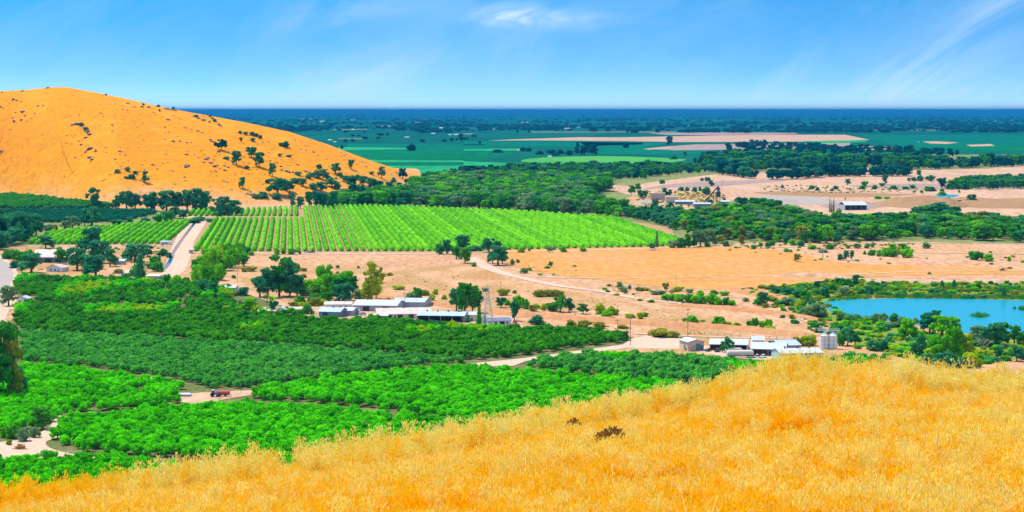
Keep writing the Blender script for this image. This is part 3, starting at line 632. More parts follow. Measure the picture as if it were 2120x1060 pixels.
TREES = '''
460 312 22 21 o T;466 300 12 12 b T;449 303 9 12 b T;490 343 28 25 o D;521 327 22 24 o D;537 346 28 26 o D;564 365 26 19 o D;502 390 22 17 o D;575 404 34 50 o D;600 398 22 24 o D
590 305 13 20 b D;612 380 14 22 b D;628 386 16 20 o D;648 392 14 24 b D;664 396 18 26 o D;618 364 9 16 b D;640 370 12 18 b D;660 350 10 14 b D;676 375 16 20 o D;704 366 10 14 b D;715 378 14 22 o D;752 384 20 24 o D;768 392 24 28 o D;786 398 24 30 o D;806 400 22 26 o D;826 398 20 26 o D;846 400 16 22 b D;770 362 9 12 b D;740 372 12 16 b D;556 380 9 14 b D;545 410 16 24 b D;530 412 12 20 b D;592 382 10 16 b D;470 330 8 12 b D;512 350 9 12 b D;582 303 9 12 b D;499 277 8 11 b D;510 279 9 12 b D;522 281 9 13 b D;532 284 9 12 b D;540 287 9 10 b D;500 295 11 9 o D;525 293 10 12 b D;579 323 7 10 b D;598 326 6 12 b D
695 360 22 24 o D;727 351 20 17 o D;658 369 20 26 b G;650 366 12 20 b D;671 366 14 14 o D;687 388 20 30 o D;700 392 16 20 b D;731 420 52 48 e D;745 412 30 24 o D;790 370 24 17 o G;815 378 13 13 b D;834 371 22 22 o T;841 379 12 10 b D
565 306 0 0 x D;708 308 8 8 b T;670 430 30 24 o D;690 432 34 26 o D;622 432 24 20 o D;640 428 30 24 o M;606 430 20 14 o D;655 431 36 28 o D;605 412 20 20 b G;570 412 14 26 b D
300 378 22 20 e D;245 359 8 14 b G;264 355 11 14 b G;281 359 7 12 b D;273 371 11 20 b D;261 370 6 10 b G;171 262 7 11 b D;180 271 8 14 b G;164 260 5 9 b D
299 218 5 7 b D;331 222 6 8 b D;348 221 7 12 b D;361 226 6 8 b D;332 231 6 6 b D;222 198 4 7 b D;103 183 3 8 b D;430 238 4 6 b D;437 243 6 8 b D;446 253 7 10 b D;441 247 5 8 b D;408 243 6 14 b G
195 432 36 26 e D;245 433 26 22 o D;262 434 33 30 o D;280 433 28 26 o D;305 436 28 24 o D;320 437 34 30 o D;345 437 36 34 o D;365 436 32 26 o D;388 436 38 30 o D;405 437 44 34 e D;424 436 34 26 o D
458 452 42 34 e D;480 446 30 36 e D;190 467 34 40 o D;175 468 24 24 o D;150 474 26 34 o G;135 476 18 24 o G;112 476 14 22 b O;100 478 14 20 b G;20 497 50 60 o D;50 498 58 50 o D;75 490 44 36 o D;-10 500 60 60 o D;35 470 30 50 o D
62 433 12 18 b D;100 434 12 20 b D;122 434 13 16 b D;146 433 12 20 b D;165 433 13 22 b D;222 434 9 12 b D
345 457 22 32 b M;330 460 16 22 b M;362 452 20 22 o D;380 453 18 22 o D;400 462 12 28 b D;270 463 17 12 b D;248 464 12 30 b D;300 461 10 18 b D;418 458 10 20 b D;435 460 9 16 b D;460 460 9 20 b D
95 514 22 32 o D;125 546 30 30 o M;55 546 32 34 b M;40 540 22 26 b M;20 536 22 28 b M;65 564 34 44 o D;30 555 16 20 b D;190 528 48 46 o D;205 545 40 46 o D;160 560 40 40 o D;178 562 30 30 o D;198 573 38 46 o D;228 552 32 26 o D
265 528 18 16 b M;280 542 32 44 o D;262 540 20 20 b D;305 532 20 24 o D;290 578 44 26 c D;280 572 26 26 b M;322 548 18 20 b M;338 530 16 22 b D;350 534 14 16 b D;326 562 22 26 b M;310 556 14 18 b M;345 586 22 24 b M;366 588 22 30 b B;385 586 16 18 b M
232 580 14 16 b G;262 576 12 18 b M;265 590 16 20 b D;245 566 10 20 b O;18 634 40 44 o G;60 632 18 20 b D
410 582 44 34 b B;432 592 50 40 b B;452 580 44 34 b B;442 560 52 40 b B;465 560 46 40 b B;420 556 36 30 b B;405 560 30 22 b M;480 555 44 36 b B;495 545 36 30 b B;430 535 26 30 b B;450 530 28 34 b Y;475 528 30 34 b B;500 532 30 22 o B;512 528 18 18 b D;445 605 34 30 o M;420 608 30 36 o D;436 612 26 30 o D;505 552 26 28 o M;520 529 12 16 b B;488 552 34 18 e O;470 600 14 16 b M
575 527 16 16 b B;588 526 13 14 b B;606 527 14 20 b B;620 526 8 8 b M
520 562 14 24 b O;505 563 12 14 b O;484 576 8 12 b M;552 560 9 14 b O;612 560 16 20 b O;628 562 10 16 b O;684 556 9 12 b O;699 556 7 11 o D;699 567 7 8 b O;742 556 8 6 b O;808 571 9 18 b O;795 573 9 14 b Y;630 575 10 14 b O
538 614 38 36 o D;555 616 52 36 o D;578 614 70 50 e M;600 615 62 40 e D;585 582 30 40 e O;615 612 40 24 o D;548 590 16 30 o M;606 588 26 34 e O
640 612 32 34 b B;660 610 40 36 b B;690 612 48 44 b B;672 606 52 30 o B;718 612 46 40 o B;702 622 44 44 o M;730 616 38 24 o M;650 628 24 26 b M;672 630 22 30 o M;710 628 34 40 o D;745 618 20 24 b G;728 604 16 20 b Y;623 628 16 18 b M
770 622 66 34 e Y;779 618 50 22 e O;762 622 34 22 e Y;788 585 30 14 e Y
517 648 30 42 o B;500 646 24 24 o G;535 646 14 20 b B;553 626 16 17 p O;563 648 38 26 p B;566 650 28 24 o D;585 645 14 20 b D;593 648 16 20 b M;609 634 10 20 b O;636 650 26 28 b M;652 634 20 24 b O;665 632 16 20 b Y;628 640 18 16 b Y;620 626 12 20 b O;491 612 12 16 b G;506 612 24 24 b D;466 612 0 0 x D
456 646 14 7 c D;482 644 18 8 c D;470 644 14 22 b Y;445 638 10 12 b G
826 600 12 26 b Y;848 626 28 26 b G;864 625 30 24 o M;880 612 14 26 b O;901 610 16 14 b Y;895 622 16 18 b Y;868 632 20 18 b M;920 620 12 14 b Y
945 644 46 34 o D;962 648 60 42 o M;978 648 56 38 o M;990 646 44 26 o D;962 600 14 26 b B;985 612 22 24 o B;935 634 22 14 b B
992 676 40 16 c M;1003 674 26 12 c M;969 668 16 10 c M;951 640 8 7 b Y
1042 612 19 26 b O;1066 608 10 12 b O;1005 604 12 14 b G;1037 637 22 26 o D;1050 632 14 16 b B;1075 637 28 30 b B;1088 636 20 22 b B;1065 664 38 26 o D;1090 640 20 16 c M;1112 638 12 18 b Y;1103 644 16 24 b O;1125 642 18 16 b Y;1145 644 24 30 b M;1160 646 34 36 o M;1178 645 26 24 o D;1195 640 0 0 x M;1207 650 21 26 o M
1115 614 19 34 b O;1135 614 17 28 b O;1150 614 17 24 b O;1160 612 13 16 b O;1245 650 24 26 b Y;1262 652 20 24 b Y;1275 652 16 16 b Y;1255 656 14 30 b B;1305 658 12 28 b Y;1325 660 18 18 b Y;1335 656 12 16 b M
1112 672 23 38 b D;1185 676 15 28 b O;1210 678 16 34 b O;1240 680 16 34 b O;1290 680 10 26 b O;1370 698 24 50 b O;1395 698 16 34 b O;1350 694 10 20 b O
912 526 24 22 b D;925 526 28 26 o D;945 536 24 28 o M;963 545 32 32 o M;958 518 30 38 o D;985 520 14 30 b D;1012 522 28 34 o D;1030 524 24 26 o D;1031 549 40 46 o D;1020 545 24 26 o D;1040 546 32 26 o D;1079 523 14 16 b B;1096 520 7 8 b M;1138 522 11 14 o G;1165 522 14 18 b B;1208 521 13 16 b B;1148 518 8 12 b G
1062 548 13 12 b G;1072 544 9 10 b G;1085 566 15 18 b G;1095 560 8 14 b Y;1140 553 12 13 o M;1132 556 7 16 b M;1118 570 6 12 b Y;1145 570 5 8 b Y;980 552 10 14 b G;1190 552 5 10 b O
1282 602 18 16 o G;1290 604 14 18 b G;1303 599 12 10 b G;1325 602 9 22 b O;1340 602 8 14 b O;1357 610 12 22 b G;1378 602 17 17 o O;1372 610 9 14 b M;1405 603 13 22 b Y;1428 606 11 16 b G;1395 604 8 12 b O
1380 620 12 24 b B;1392 622 18 22 b B;1408 624 20 26 b B;1424 626 20 26 b M;1440 628 22 28 b B;1456 630 24 26 b M;1470 630 26 26 b B;1486 631 22 26 b B;1502 631 20 24 b M;1516 632 14 20 b B;1448 616 16 20 b B;1478 614 14 20 b M;1500 612 12 20 b B
1580 634 28 28 o D;1568 632 18 18 b M;1610 610 18 30 b D;1630 614 22 36 b D;1650 616 20 32 b D;1668 618 22 28 b M;1640 632 22 34 b G;1620 632 18 30 b G;1655 634 16 26 b Y;1692 597 15 16 o D;1690 656 32 48 b G;1672 654 22 30 b G;1690 612 18 22 b M;1705 616 26 24 b D;1722 604 20 28 b M;1745 612 26 34 b G;1740 590 18 30 b M;1755 590 16 26 b M;1772 590 20 20 o D;1765 612 16 26 b Y;1782 608 14 26 b M;1800 610 20 22 b D;1815 606 14 22 b M;1735 616 12 20 b Y;1710 594 12 20 b M;1600 622 10 14 b G;1545 624 10 18 b G
1380 0 0 0 x D;1350 514 12 14 b G;1360 512 32 10 c G;1395 513 22 24 b G;1410 513 28 22 b M;1425 513 30 18 e M;1437 513 26 14 e D;1450 511 34 36 o G;1468 508 32 32 o G;1445 500 26 22 e D;1480 505 18 16 b G;1466 510 10 18 b B;1490 500 18 26 b O;1500 510 14 18 b G;1500 494 20 28 b O
1433 668 18 30 b B;1420 667 10 16 b G;1490 672 21 30 b B;1478 672 12 18 b B;1505 672 9 20 b Y;1562 678 24 20 b M;1550 676 16 14 b M;1578 678 18 18 b B;1592 677 20 20 b B;1590 683 9 34 b Y;1455 666 6 12 b Y;1525 674 8 20 b Y
1650 542 16 18 o O;1703 535 26 26 d G;1703 523 10 24 b G;1740 539 18 14 b D;1752 539 20 16 o D;1764 537 18 12 o D;1790 527 9 8 b M;1804 529 16 20 b M;1822 528 12 14 b B;1835 531 24 26 b B;1850 532 22 22 b M;1862 527 20 20 b O;1878 533 24 32 b B;1848 516 14 22 b B;1868 516 16 18 b M;1878 520 14 12 b B;1820 531 10 12 b M
2022 538 24 32 b M;2046 541 20 24 b B;2012 532 14 16 b B;2089 541 12 10 b B;1924 568 6 9 b G;1560 516 12 12 b D;1575 514 12 14 o M;1590 512 14 14 b D;1627 522 10 12 b B;1636 522 7 12 b B;1680 516 10 22 b B;1720 516 14 22 b M;1755 514 10 14 b G;1775 514 12 20 b G;1795 514 14 14 b G;1805 512 12 12 b G;1920 514 14 24 b G;1600 508 14 18 b M;1640 508 14 18 b B;1655 510 14 20 b D;1535 508 20 20 o O;2103 545 0 0 x D
1879 700 40 44 o B;1868 698 22 20 b B;1893 700 30 20 b B;1925 690 44 44 o D;1938 682 38 30 o D;1950 698 44 52 o B;1975 694 36 34 o B;1905 745 52 40 o D;1920 754 30 26 b D;1945 752 60 52 o B;1975 748 66 50 o B;1960 760 40 60 b D;2000 744 50 40 o Y;2005 760 40 40 b Y;2025 760 24 20 b Y;1990 762 30 36 b D;1885 742 34 42 b B;1870 734 16 22 b M;1812 726 26 36 b D;1826 724 24 28 b D;1800 724 14 16 b M;1850 728 14 22 b Y
2035 736 46 46 d G;2030 738 0 0 x D;2066 744 26 26 o D;2105 748 32 32 o D;2120 745 26 26 b D;2040 718 40 40 o D;2020 712 36 34 o G;2060 716 44 38 o D;2075 712 42 32 o M;2100 714 40 34 o M;2118 712 36 34 b M;2082 722 16 24 b G;2055 730 14 20 b M;2140 740 40 40 o D
1815 666 22 18 b G;1830 668 22 22 b G;1848 670 24 24 b M;1866 672 22 22 b G;1885 674 16 22 b M;1808 664 16 14 b B;1850 678 14 24 b G;1895 668 12 16 b G;1774 660 12 20 b G;1762 664 14 20 b G;1738 662 18 18 b G;1735 655 10 10 b D;1750 660 8 14 b G
1950 599 17 15 c M;1975 598 18 15 c D;2025 599 15 18 b M;2064 596 12 12 b D;2078 617 23 15 c D;2108 600 12 16 b M;2045 600 10 14 b B;1866 590 8 8 b D;1900 614 10 14 b D;1940 617 10 16 b D;1968 617 10 12 b D;1870 615 12 18 b D;1855 615 10 16 b D;2010 618 11 22 b D;2035 618 9 20 b D;1995 618 9 14 b D;2110 618 8 18 b M;1895 616 8 12 b D
1728 690 26 30 b B;1740 692 24 24 b M;1722 690 18 16 b D;1755 716 38 34 o D;1770 716 30 28 o M;1738 716 34 24 b M;1668 716 28 30 b Y;1650 716 24 24 b O;1682 716 30 20 b Y;1640 712 12 16 b O;1775 722 12 20 b B;1700 742 10 30 b M;1740 742 8 30 b D;1660 740 6 20 b M
1505 736 40 28 e D;1496 730 22 18 e M;1514 732 24 16 e M;1428 726 17 24 b D;1412 702 5 8 b D
1371 381 12 12 b D;1465 375 10 16 b D;1453 375 9 8 b D;1472 386 12 15 o D;1308 404 20 16 o M;1320 396 16 16 o M;1325 410 16 14 o D;1336 410 16 14 o M;1376 406 16 16 o D;1387 406 13 12 o D;1410 396 12 14 b D;1424 396 10 12 b D;1438 398 14 12 b D;1450 396 11 10 b D;1460 403 18 22 b D;1469 424 15 16 b D;1355 438 26 12 e D;1348 452 28 10 e D;1360 430 16 10 o D;1388 434 16 20 o D;1300 440 14 16 o D;1500 415 8 8 b D
1755 383 12 14 o D;1832 382 20 16 o D;1826 386 10 12 b M;1790 387 16 14 b M;1692 395 10 10 b D;1680 392 9 16 b M;1730 392 9 14 b M;1722 396 7 8 b D;1785 392 9 16 b M;1620 390 10 8 b D;1810 392 12 14 b M;1850 392 10 20 b M;1875 392 8 18 b D;1890 390 10 14 b D;1950 390 22 26 o T;1970 392 18 30 b D;1995 392 14 30 b M;2012 422 19 25 o D;1925 396 12 30 b M;1950 404 10 20 b B;2085 378 12 24 b D;2105 378 10 16 b D;1965 416 10 12 b D;1820 412 7 22 b B;1838 412 6 20 b B;1870 418 8 14 b G
1718 440 30 4 c D;1726 440 30 4 c D;1722 440 22 4 c D;1735 441 10 16 b G;1750 425 17 5 p D
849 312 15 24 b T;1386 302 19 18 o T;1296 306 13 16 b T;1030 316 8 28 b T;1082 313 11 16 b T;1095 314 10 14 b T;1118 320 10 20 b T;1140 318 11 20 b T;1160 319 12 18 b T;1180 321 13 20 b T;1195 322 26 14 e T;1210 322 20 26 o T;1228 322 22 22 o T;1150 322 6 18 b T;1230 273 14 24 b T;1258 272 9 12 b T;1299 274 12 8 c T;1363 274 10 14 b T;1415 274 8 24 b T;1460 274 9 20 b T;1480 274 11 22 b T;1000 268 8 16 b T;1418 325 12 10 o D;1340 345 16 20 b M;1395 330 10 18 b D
'''
for ln in TREES.strip().replace('\n', ';').split(';'):
    a = ln.split()
    if not a or a[4] == 'x': continue
    tree(float(a[0]), float(a[1]), float(a[2]), float(a[3]), a[4], a[5])
# the big tree standing at the left edge
tree(-4, 826, 150, 104, 'o', 'M', 'largest tree of all, broad and green, at the left edge beside the bright grove', vi=1)
tree(24, 826, 128, 56, 'e', 'O', 'olive tree rising through the largest tree at the left edge')
tree(34, 818, 74, 46, 'b', 'D', 'dark drooping bush at the foot of the largest tree at the left edge')
for a in ((88, 888, 44, 54, 'o', 'M', 'dark rounded tree on the left of the pale clearing in the groves'), (30, 908, 32, 34, 'b', 'M', 'mid green bush behind the grey green bushes by the pale clearing'),
          (50, 914, 36, 34, 'b', 'G', 'grey green bush nearest the pale clearing'), (72, 906, 30, 24, 'b', 'G', 'grey green bush under the dark rounded tree by the clearing'), (10, 906, 28, 24, 'b', 'B', 'bright bush at the left edge above the pale clearing'),
          (18, 922, 16, 14, 'b', 'O', 'smallest olive bush at the left of the pale clearing'), (55, 966, 12, 34, 'b', 'M', 'green bush on the lower rim of the pale clearing')):
    tree(*a)

# ------------------------------------------------------------------ woodland fill
def inpoly(x, y, poly):
    c_ = False; n = len(poly); j = n - 1
    for i in range(n):
        xi, yi = poly[i]; xj, yj = poly[j]
        if (yi > y) != (yj > y) and x < (xj - xi) * (y - yi) / (yj - yi) + xi: c_ = not c_
        j = i
    return c_
def fill(poly, sp, dens=1.0, jit=.45, skew=-.1163, grid_rows=False):
    ws_ = [W(x, y) for x, y in poly]
    y0 = min(w.y for w in ws_); y1 = max(w.y for w in ws_); xa = min(w.x - skew * w.y for w in ws_) - 1; xb = max(w.x - skew * w.y for w in ws_) + 1
    out = []
    yy = y0; k = 0
    while yy < y1:
        xx = xa + (sp / 2 if k % 2 and not grid_rows else 0)
        while xx < xb:
            X = xx + skew * yy + random.uniform(-jit, jit) * sp; Y = yy + random.uniform(-jit, jit) * sp
            q = proj(X, Y, 0)
            if inpoly(q[0], q[1], poly) and random.random() < dens: out.append((X, Y, q[0], q[1]))
            xx += sp
        yy += sp * (.87 if not grid_rows else 1); k += 1
    return out
BELTS = [  # polygon, spacing, density, height range (m), colours
    ([(640, 428), (690, 402), (760, 396), (830, 392), (880, 372), (960, 366), (1100, 366), (1260, 372), (1262, 395), (1215, 408), (1310, 428), (1290, 452), (1230, 447), (1100, 440), (880, 429)], 13.5, .84, (10, 20), 'DMMMDMGBGMB'),
    ([(880, 366), (1010, 352), (1100, 346), (1300, 344), (1480, 346), (1500, 356), (1400, 362), (1320, 374), (1260, 376), (1100, 368), (960, 366)], 19, .66, (9, 18), 'DDMTTDMM'),
    ([(1290, 430), (1340, 436), (1420, 436), (1500, 436), (1420, 470), (1400, 478), (1350, 462), (1290, 450)], 11, .9, (8, 14), 'DDDM'),
    ([(1405, 478), (1420, 446), (1500, 430), (1560, 424), (1620, 430), (1680, 446), (1800, 452), (1960, 444), (2080, 452), (2240, 458), (2240, 500), (2100, 503), (1900, 494), (1800, 498), (1700, 506), (1560, 500), (1480, 496)], 12, .86, (7, 16), 'DMMMDMBGMBO'),
    ([(1510, 426), (1530, 416), (1580, 416), (1620, 422), (1640, 432), (1560, 430)], 9, .95, (9, 13), 'DDM'),
    ([(1880, 440), (1930, 430), (1985, 436), (1990, 450), (1880, 452)], 9, .9, (12, 17), 'DDM'),
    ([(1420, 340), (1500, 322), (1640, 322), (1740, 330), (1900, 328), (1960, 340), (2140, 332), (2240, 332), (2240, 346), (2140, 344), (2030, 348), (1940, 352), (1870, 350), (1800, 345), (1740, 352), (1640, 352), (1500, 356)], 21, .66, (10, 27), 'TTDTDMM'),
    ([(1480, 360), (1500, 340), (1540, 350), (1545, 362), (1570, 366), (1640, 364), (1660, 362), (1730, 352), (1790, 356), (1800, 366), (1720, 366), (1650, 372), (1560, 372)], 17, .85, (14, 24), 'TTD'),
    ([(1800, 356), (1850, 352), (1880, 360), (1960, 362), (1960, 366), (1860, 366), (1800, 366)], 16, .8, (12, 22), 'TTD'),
    ([(1870, 372), (1940, 370), (1935, 378), (1880, 378)], 15, .7, (7, 10), 'D'),
    ([(1990, 374), (2060, 370), (2180, 372), (2180, 390), (2040, 394), (1960, 392)], 14, .7, (8, 15), 'DDMM'),
    ([(1560, 296), (1620, 300), (1800, 308), (1990, 316), (1980, 330), (1700, 322), (1500, 316), (1510, 302)], 42, .35, (15, 24), 'TT'),
    ([(1780, 398), (2000, 394), (2000, 402), (1780, 402)], 13, .4, (5, 8), 'MDG'),
    ([(0, 440), (80, 455), (60, 500), (0, 520), (-200, 520), (-200, 440)], 12, .8, (10, 16), 'D'),
    ([(860, 392), (960, 380), (1040, 378), (1240, 380), (1240, 400), (1100, 410), (900, 420)], 21, .5, (15, 21), 'MGBM'),
]
cand = []
for poly, sp, de, (h0, h1), cols in BELTS:
    for X, Y, qx, qy in fill(poly, sp, de):
        h = random.uniform(h0, h1)
        if not inpoly(qx, qy - (.55 if Y < 2900 else .25) * h * F0 / Y, poly): continue
        cand.append((X, Y, qx, qy, h, h * random.uniform(.95, 1.5), random.choice(cols)))
# the ones that show largest as single trees (those standing on the near edge of their wood)
def front(c_): return c_[4] * 1.0 / c_[1] * (1.6 if not any(abs(o_[0] - c_[0]) < 7 and 0 < c_[1] - o_[1] < 26 for o_ in cand) else 1)
sc_ = sorted(range(len(cand)), key=lambda i: -front(cand[i]))
single = set(sc_[:140]); rest = [cand[i] for i in range(len(cand)) if i not in single]
for i in single:
    X, Y, qx, qy, h, w, c_ = cand[i]; mpp = Y / F0
    tree(qx, qy, h / mpp, w / mpp, 'o', c_, pt=Vector((X, Y, 0)))
def tinted(meshes, mat):
    out = []
    for m_ in meshes:
        c_ = m_.copy(); c_.materials[0] = mat; out.append(c_)
    return out
wl = []; wcols = 'DMTBGO'
for c_ in wcols: wl += tinted(CR['o'][:3], M['leaf' + c_])
wcol = variants('wood_crown', wl)
# distant woods fading to the horizon
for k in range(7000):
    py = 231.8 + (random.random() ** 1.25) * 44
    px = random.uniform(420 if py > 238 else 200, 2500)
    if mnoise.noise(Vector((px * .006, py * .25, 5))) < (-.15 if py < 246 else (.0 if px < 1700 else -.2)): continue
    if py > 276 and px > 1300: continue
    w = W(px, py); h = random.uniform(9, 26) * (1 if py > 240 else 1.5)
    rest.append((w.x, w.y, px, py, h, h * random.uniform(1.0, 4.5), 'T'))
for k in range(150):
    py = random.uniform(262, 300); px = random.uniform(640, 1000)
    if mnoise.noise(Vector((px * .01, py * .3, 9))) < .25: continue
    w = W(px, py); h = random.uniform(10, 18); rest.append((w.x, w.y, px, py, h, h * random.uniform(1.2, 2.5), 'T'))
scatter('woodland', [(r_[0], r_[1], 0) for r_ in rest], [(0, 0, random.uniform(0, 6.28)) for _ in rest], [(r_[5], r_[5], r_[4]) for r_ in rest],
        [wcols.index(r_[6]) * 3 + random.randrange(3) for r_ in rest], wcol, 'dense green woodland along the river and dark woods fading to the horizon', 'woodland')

# ------------------------------------------------------------------ citrus groves
GROVES = [
    ([(108, 912), (137, 870), (230, 866), (350, 852), (440, 845), (560, 844), (760, 860), (900, 878), (990, 892), (1000, 1000), (600, 1000), (460, 958), (330, 950), (230, 942), (150, 932)], 5.5, 'cit_bright', 1.0, 'grove below the yard'),
    ([(-100, 972), (50, 962), (150, 956), (220, 956), (330, 972), (420, 990), (300, 1045), (-100, 1045)], 5.5, 'cit_bright', 1.0, 'lowest grove'),
    ([(470, 822), (560, 808), (700, 790), (880, 768), (960, 770), (1100, 777), (1250, 788), (1400, 804), (1450, 812), (1300, 860), (1000, 900), (900, 864), (760, 846), (600, 832), (540, 832)], 5.5, 'cit_bright', 1.0, 'bright middle grove'),
    ([(-100, 770), (50, 762), (180, 775), (350, 798), (410, 818), (380, 832), (330, 846), (230, 850), (130, 860), (95, 880), (60, 890), (0, 900), (-100, 905)], 5.6, 'cit_bright', .97, 'grove left of the yard'),
    ([(45, 690), (250, 702), (600, 722), (900, 746), (985, 752), (880, 756), (700, 780), (560, 798), (500, 804), (440, 804), (350, 782), (180, 760), (50, 750)], 4.7, 'cit_mid', .98, 'the bluish green grove'),
    ([(30, 640), (60, 634), (300, 640), (500, 652), (650, 668), (800, 668), (1000, 684), (1200, 688), (1300, 700), (1296, 708), (1180, 722), (1070, 738), (970, 746), (800, 732), (600, 716), (300, 700), (40, 686)], 5.7, 'cit_dark', .95, 'the dark central grove'),
    ([(32, 576), (200, 580), (400, 590), (480, 602), (490, 640), (640, 655), (660, 664), (500, 650), (300, 636), (80, 630), (60, 620), (36, 606)], 6.4, 'cit_dark', .85, 'the patchy upper grove'),
    ([(1075, 758), (1200, 741), (1350, 742), (1480, 750), (1540, 760), (1640, 758), (1700, 752), (1800, 744), (1850, 750), (1700, 780), (1500, 800), (1300, 784), (1180, 774)], 6.0, 'cit_mid', 1.0, 'the right grove'),
    ([(-150, 438), (310, 438), (322, 444), (260, 458), (200, 462), (90, 462), (70, 452), (-150, 452)], 6, 'cit_far', 1.0, ''),
    ([(-150, 408), (235, 408), (236, 432), (-150, 434)], 9, 'leafM', 1.0, ''),
]
CT = []
for gi_, (poly, sp, mt, de, phrase) in enumerate(GROVES):
    for X, Y, qx, qy in fill(poly, sp, de, .22):
        if 365 < qx < 535 and 808 < qy < 832: continue
        if 30 < qx < 650 and 572 < qy < 700:      # gaps where trees are missing
            if mnoise.noise(Vector((X * .06, Y * .05, 2))) > .42: continue
        s_ = random.uniform(.78, 1.22)
        mt2 = mt
        n1 = mnoise.noise(Vector((X * .03, Y * .012, gi_)))
        if mt == 'cit_dark' and qy < 655 and n1 > .12 - .1 * (qy < 620): mt2 = 'cit_gold' if n1 > .3 else 'cit_bright'
        elif mt == 'cit_dark' and n1 > .38: mt2 = 'cit_gold' if random.random() < .5 else 'cit_bright'
        elif mt == 'cit_mid' and n1 > .45: mt2 = 'cit_bright'
        if mt == 'cit_mid' and sp < 5: s_ *= .84
        CT.append((X, Y, qx, qy, s_, mt2, phrase, gi_))
vis = [i for i, t_ in enumerate(CT) if -10 < t_[2] < 2130 and t_[3] - 10 < interp(CREST, t_[2]) + 4 and t_[3] > 740]
vis.sort(key=lambda i: CT[i][1]); near = vis[:300]; nearset = set(near)
CITN = {}
q = ['first', 'second', 'third', 'fourth', 'fifth', 'sixth', 'seventh', 'eighth', 'ninth', 'tenth', 'eleventh', 'twelfth', 'thirteenth', 'fourteenth', 'fifteenth', 'sixteenth', 'seventeenth', 'eighteenth', 'nineteenth', 'twentieth']
TENS = {20: 'twenty', 30: 'thirty', 40: 'forty', 50: 'fifty', 60: 'sixty', 70: 'seventy', 80: 'eighty', 90: 'ninety'}
def ordw(n):
    if n <= 20: return q[n - 1]
    if n % 10 == 0: return TENS[n][:-1] + 'ieth'
    return TENS[n // 10 * 10] + '-' + q[n % 10 - 1]
def cit_edge(i):
    X, Y, qx, qy, s_, mt, ph, g_ = CT[i]
    return not any(CT[j][7] == g_ and j != i and abs(CT[j][0] - X) < 3.4 and -7.5 < CT[j][1] - Y < -2 for j in near_all)
near_all = [i for i, t_ in enumerate(CT) if t_[7] <= 3 and t_[1] < 760]
edge = {g_: sorted([i for i in near if CT[i][7] == g_ and cit_edge(i) and not (CT[i][3] > interp(CREST, CT[i][2]) - 14)], key=lambda i: CT[i][2]) for g_ in range(4)}
rank = {}
for g_, l_ in edge.items():
    for k, i in enumerate(l_[:60]): rank[i] = k + 1
for i in near:
    X, Y, qx, qy, s_, mt, phrase, g_ = CT[i]
    t = thing('citrus_tree', (X, Y, 0), None, 'citrus tree')
    w_ = 5.8 * s_; t.scale = (w_, w_, 4.9 * s_); t.rotation_euler[2] = random.uniform(0, 6.28)
    c_ = link('crown', CR['q'][random.randrange(4)], t); set_mat(c_, M[mt]); link('trunk', TR['q'], t)
    if i in rank: t['label'] = 'orchard tree, %s from left on the near edge of the %s' % (ordw(rank[i]), phrase); t['group'] = 'citrus trees on the edge of ' + phrase
    else: t['label'] = 'orchard tree inside the %s, crown touching its neighbours' % phrase; t['group'] = 'citrus trees inside ' + phrase
cm = ['cit_bright', 'cit_mid', 'cit_dark', 'cit_gold', 'cit_far', 'leafM']; cl = []
for c_ in cm: cl += tinted(CR['q'], M[c_])
ccol = variants('citrus_crown', cl)
rest = [CT[i] for i in range(len(CT)) if i not in nearset]
scatter('citrus_grove', [(r_[0], r_[1], 0) for r_ in rest], [(0, 0, random.uniform(0, 6.28)) for _ in rest], [((5.8 if r_[7] < 9 else 10) * r_[4], (5.8 if r_[7] < 9 else 10) * r_[4], (4.9 if r_[7] < 9 else 7.5) * r_[4]) for r_ in rest],
        [cm.index(r_[5]) * 4 + random.randrange(4) for r_ in rest], ccol, 'closely planted green orchard trees covering the valley floor', 'citrus grove')
print('citrus', len(CT), 'wood', len(cand))

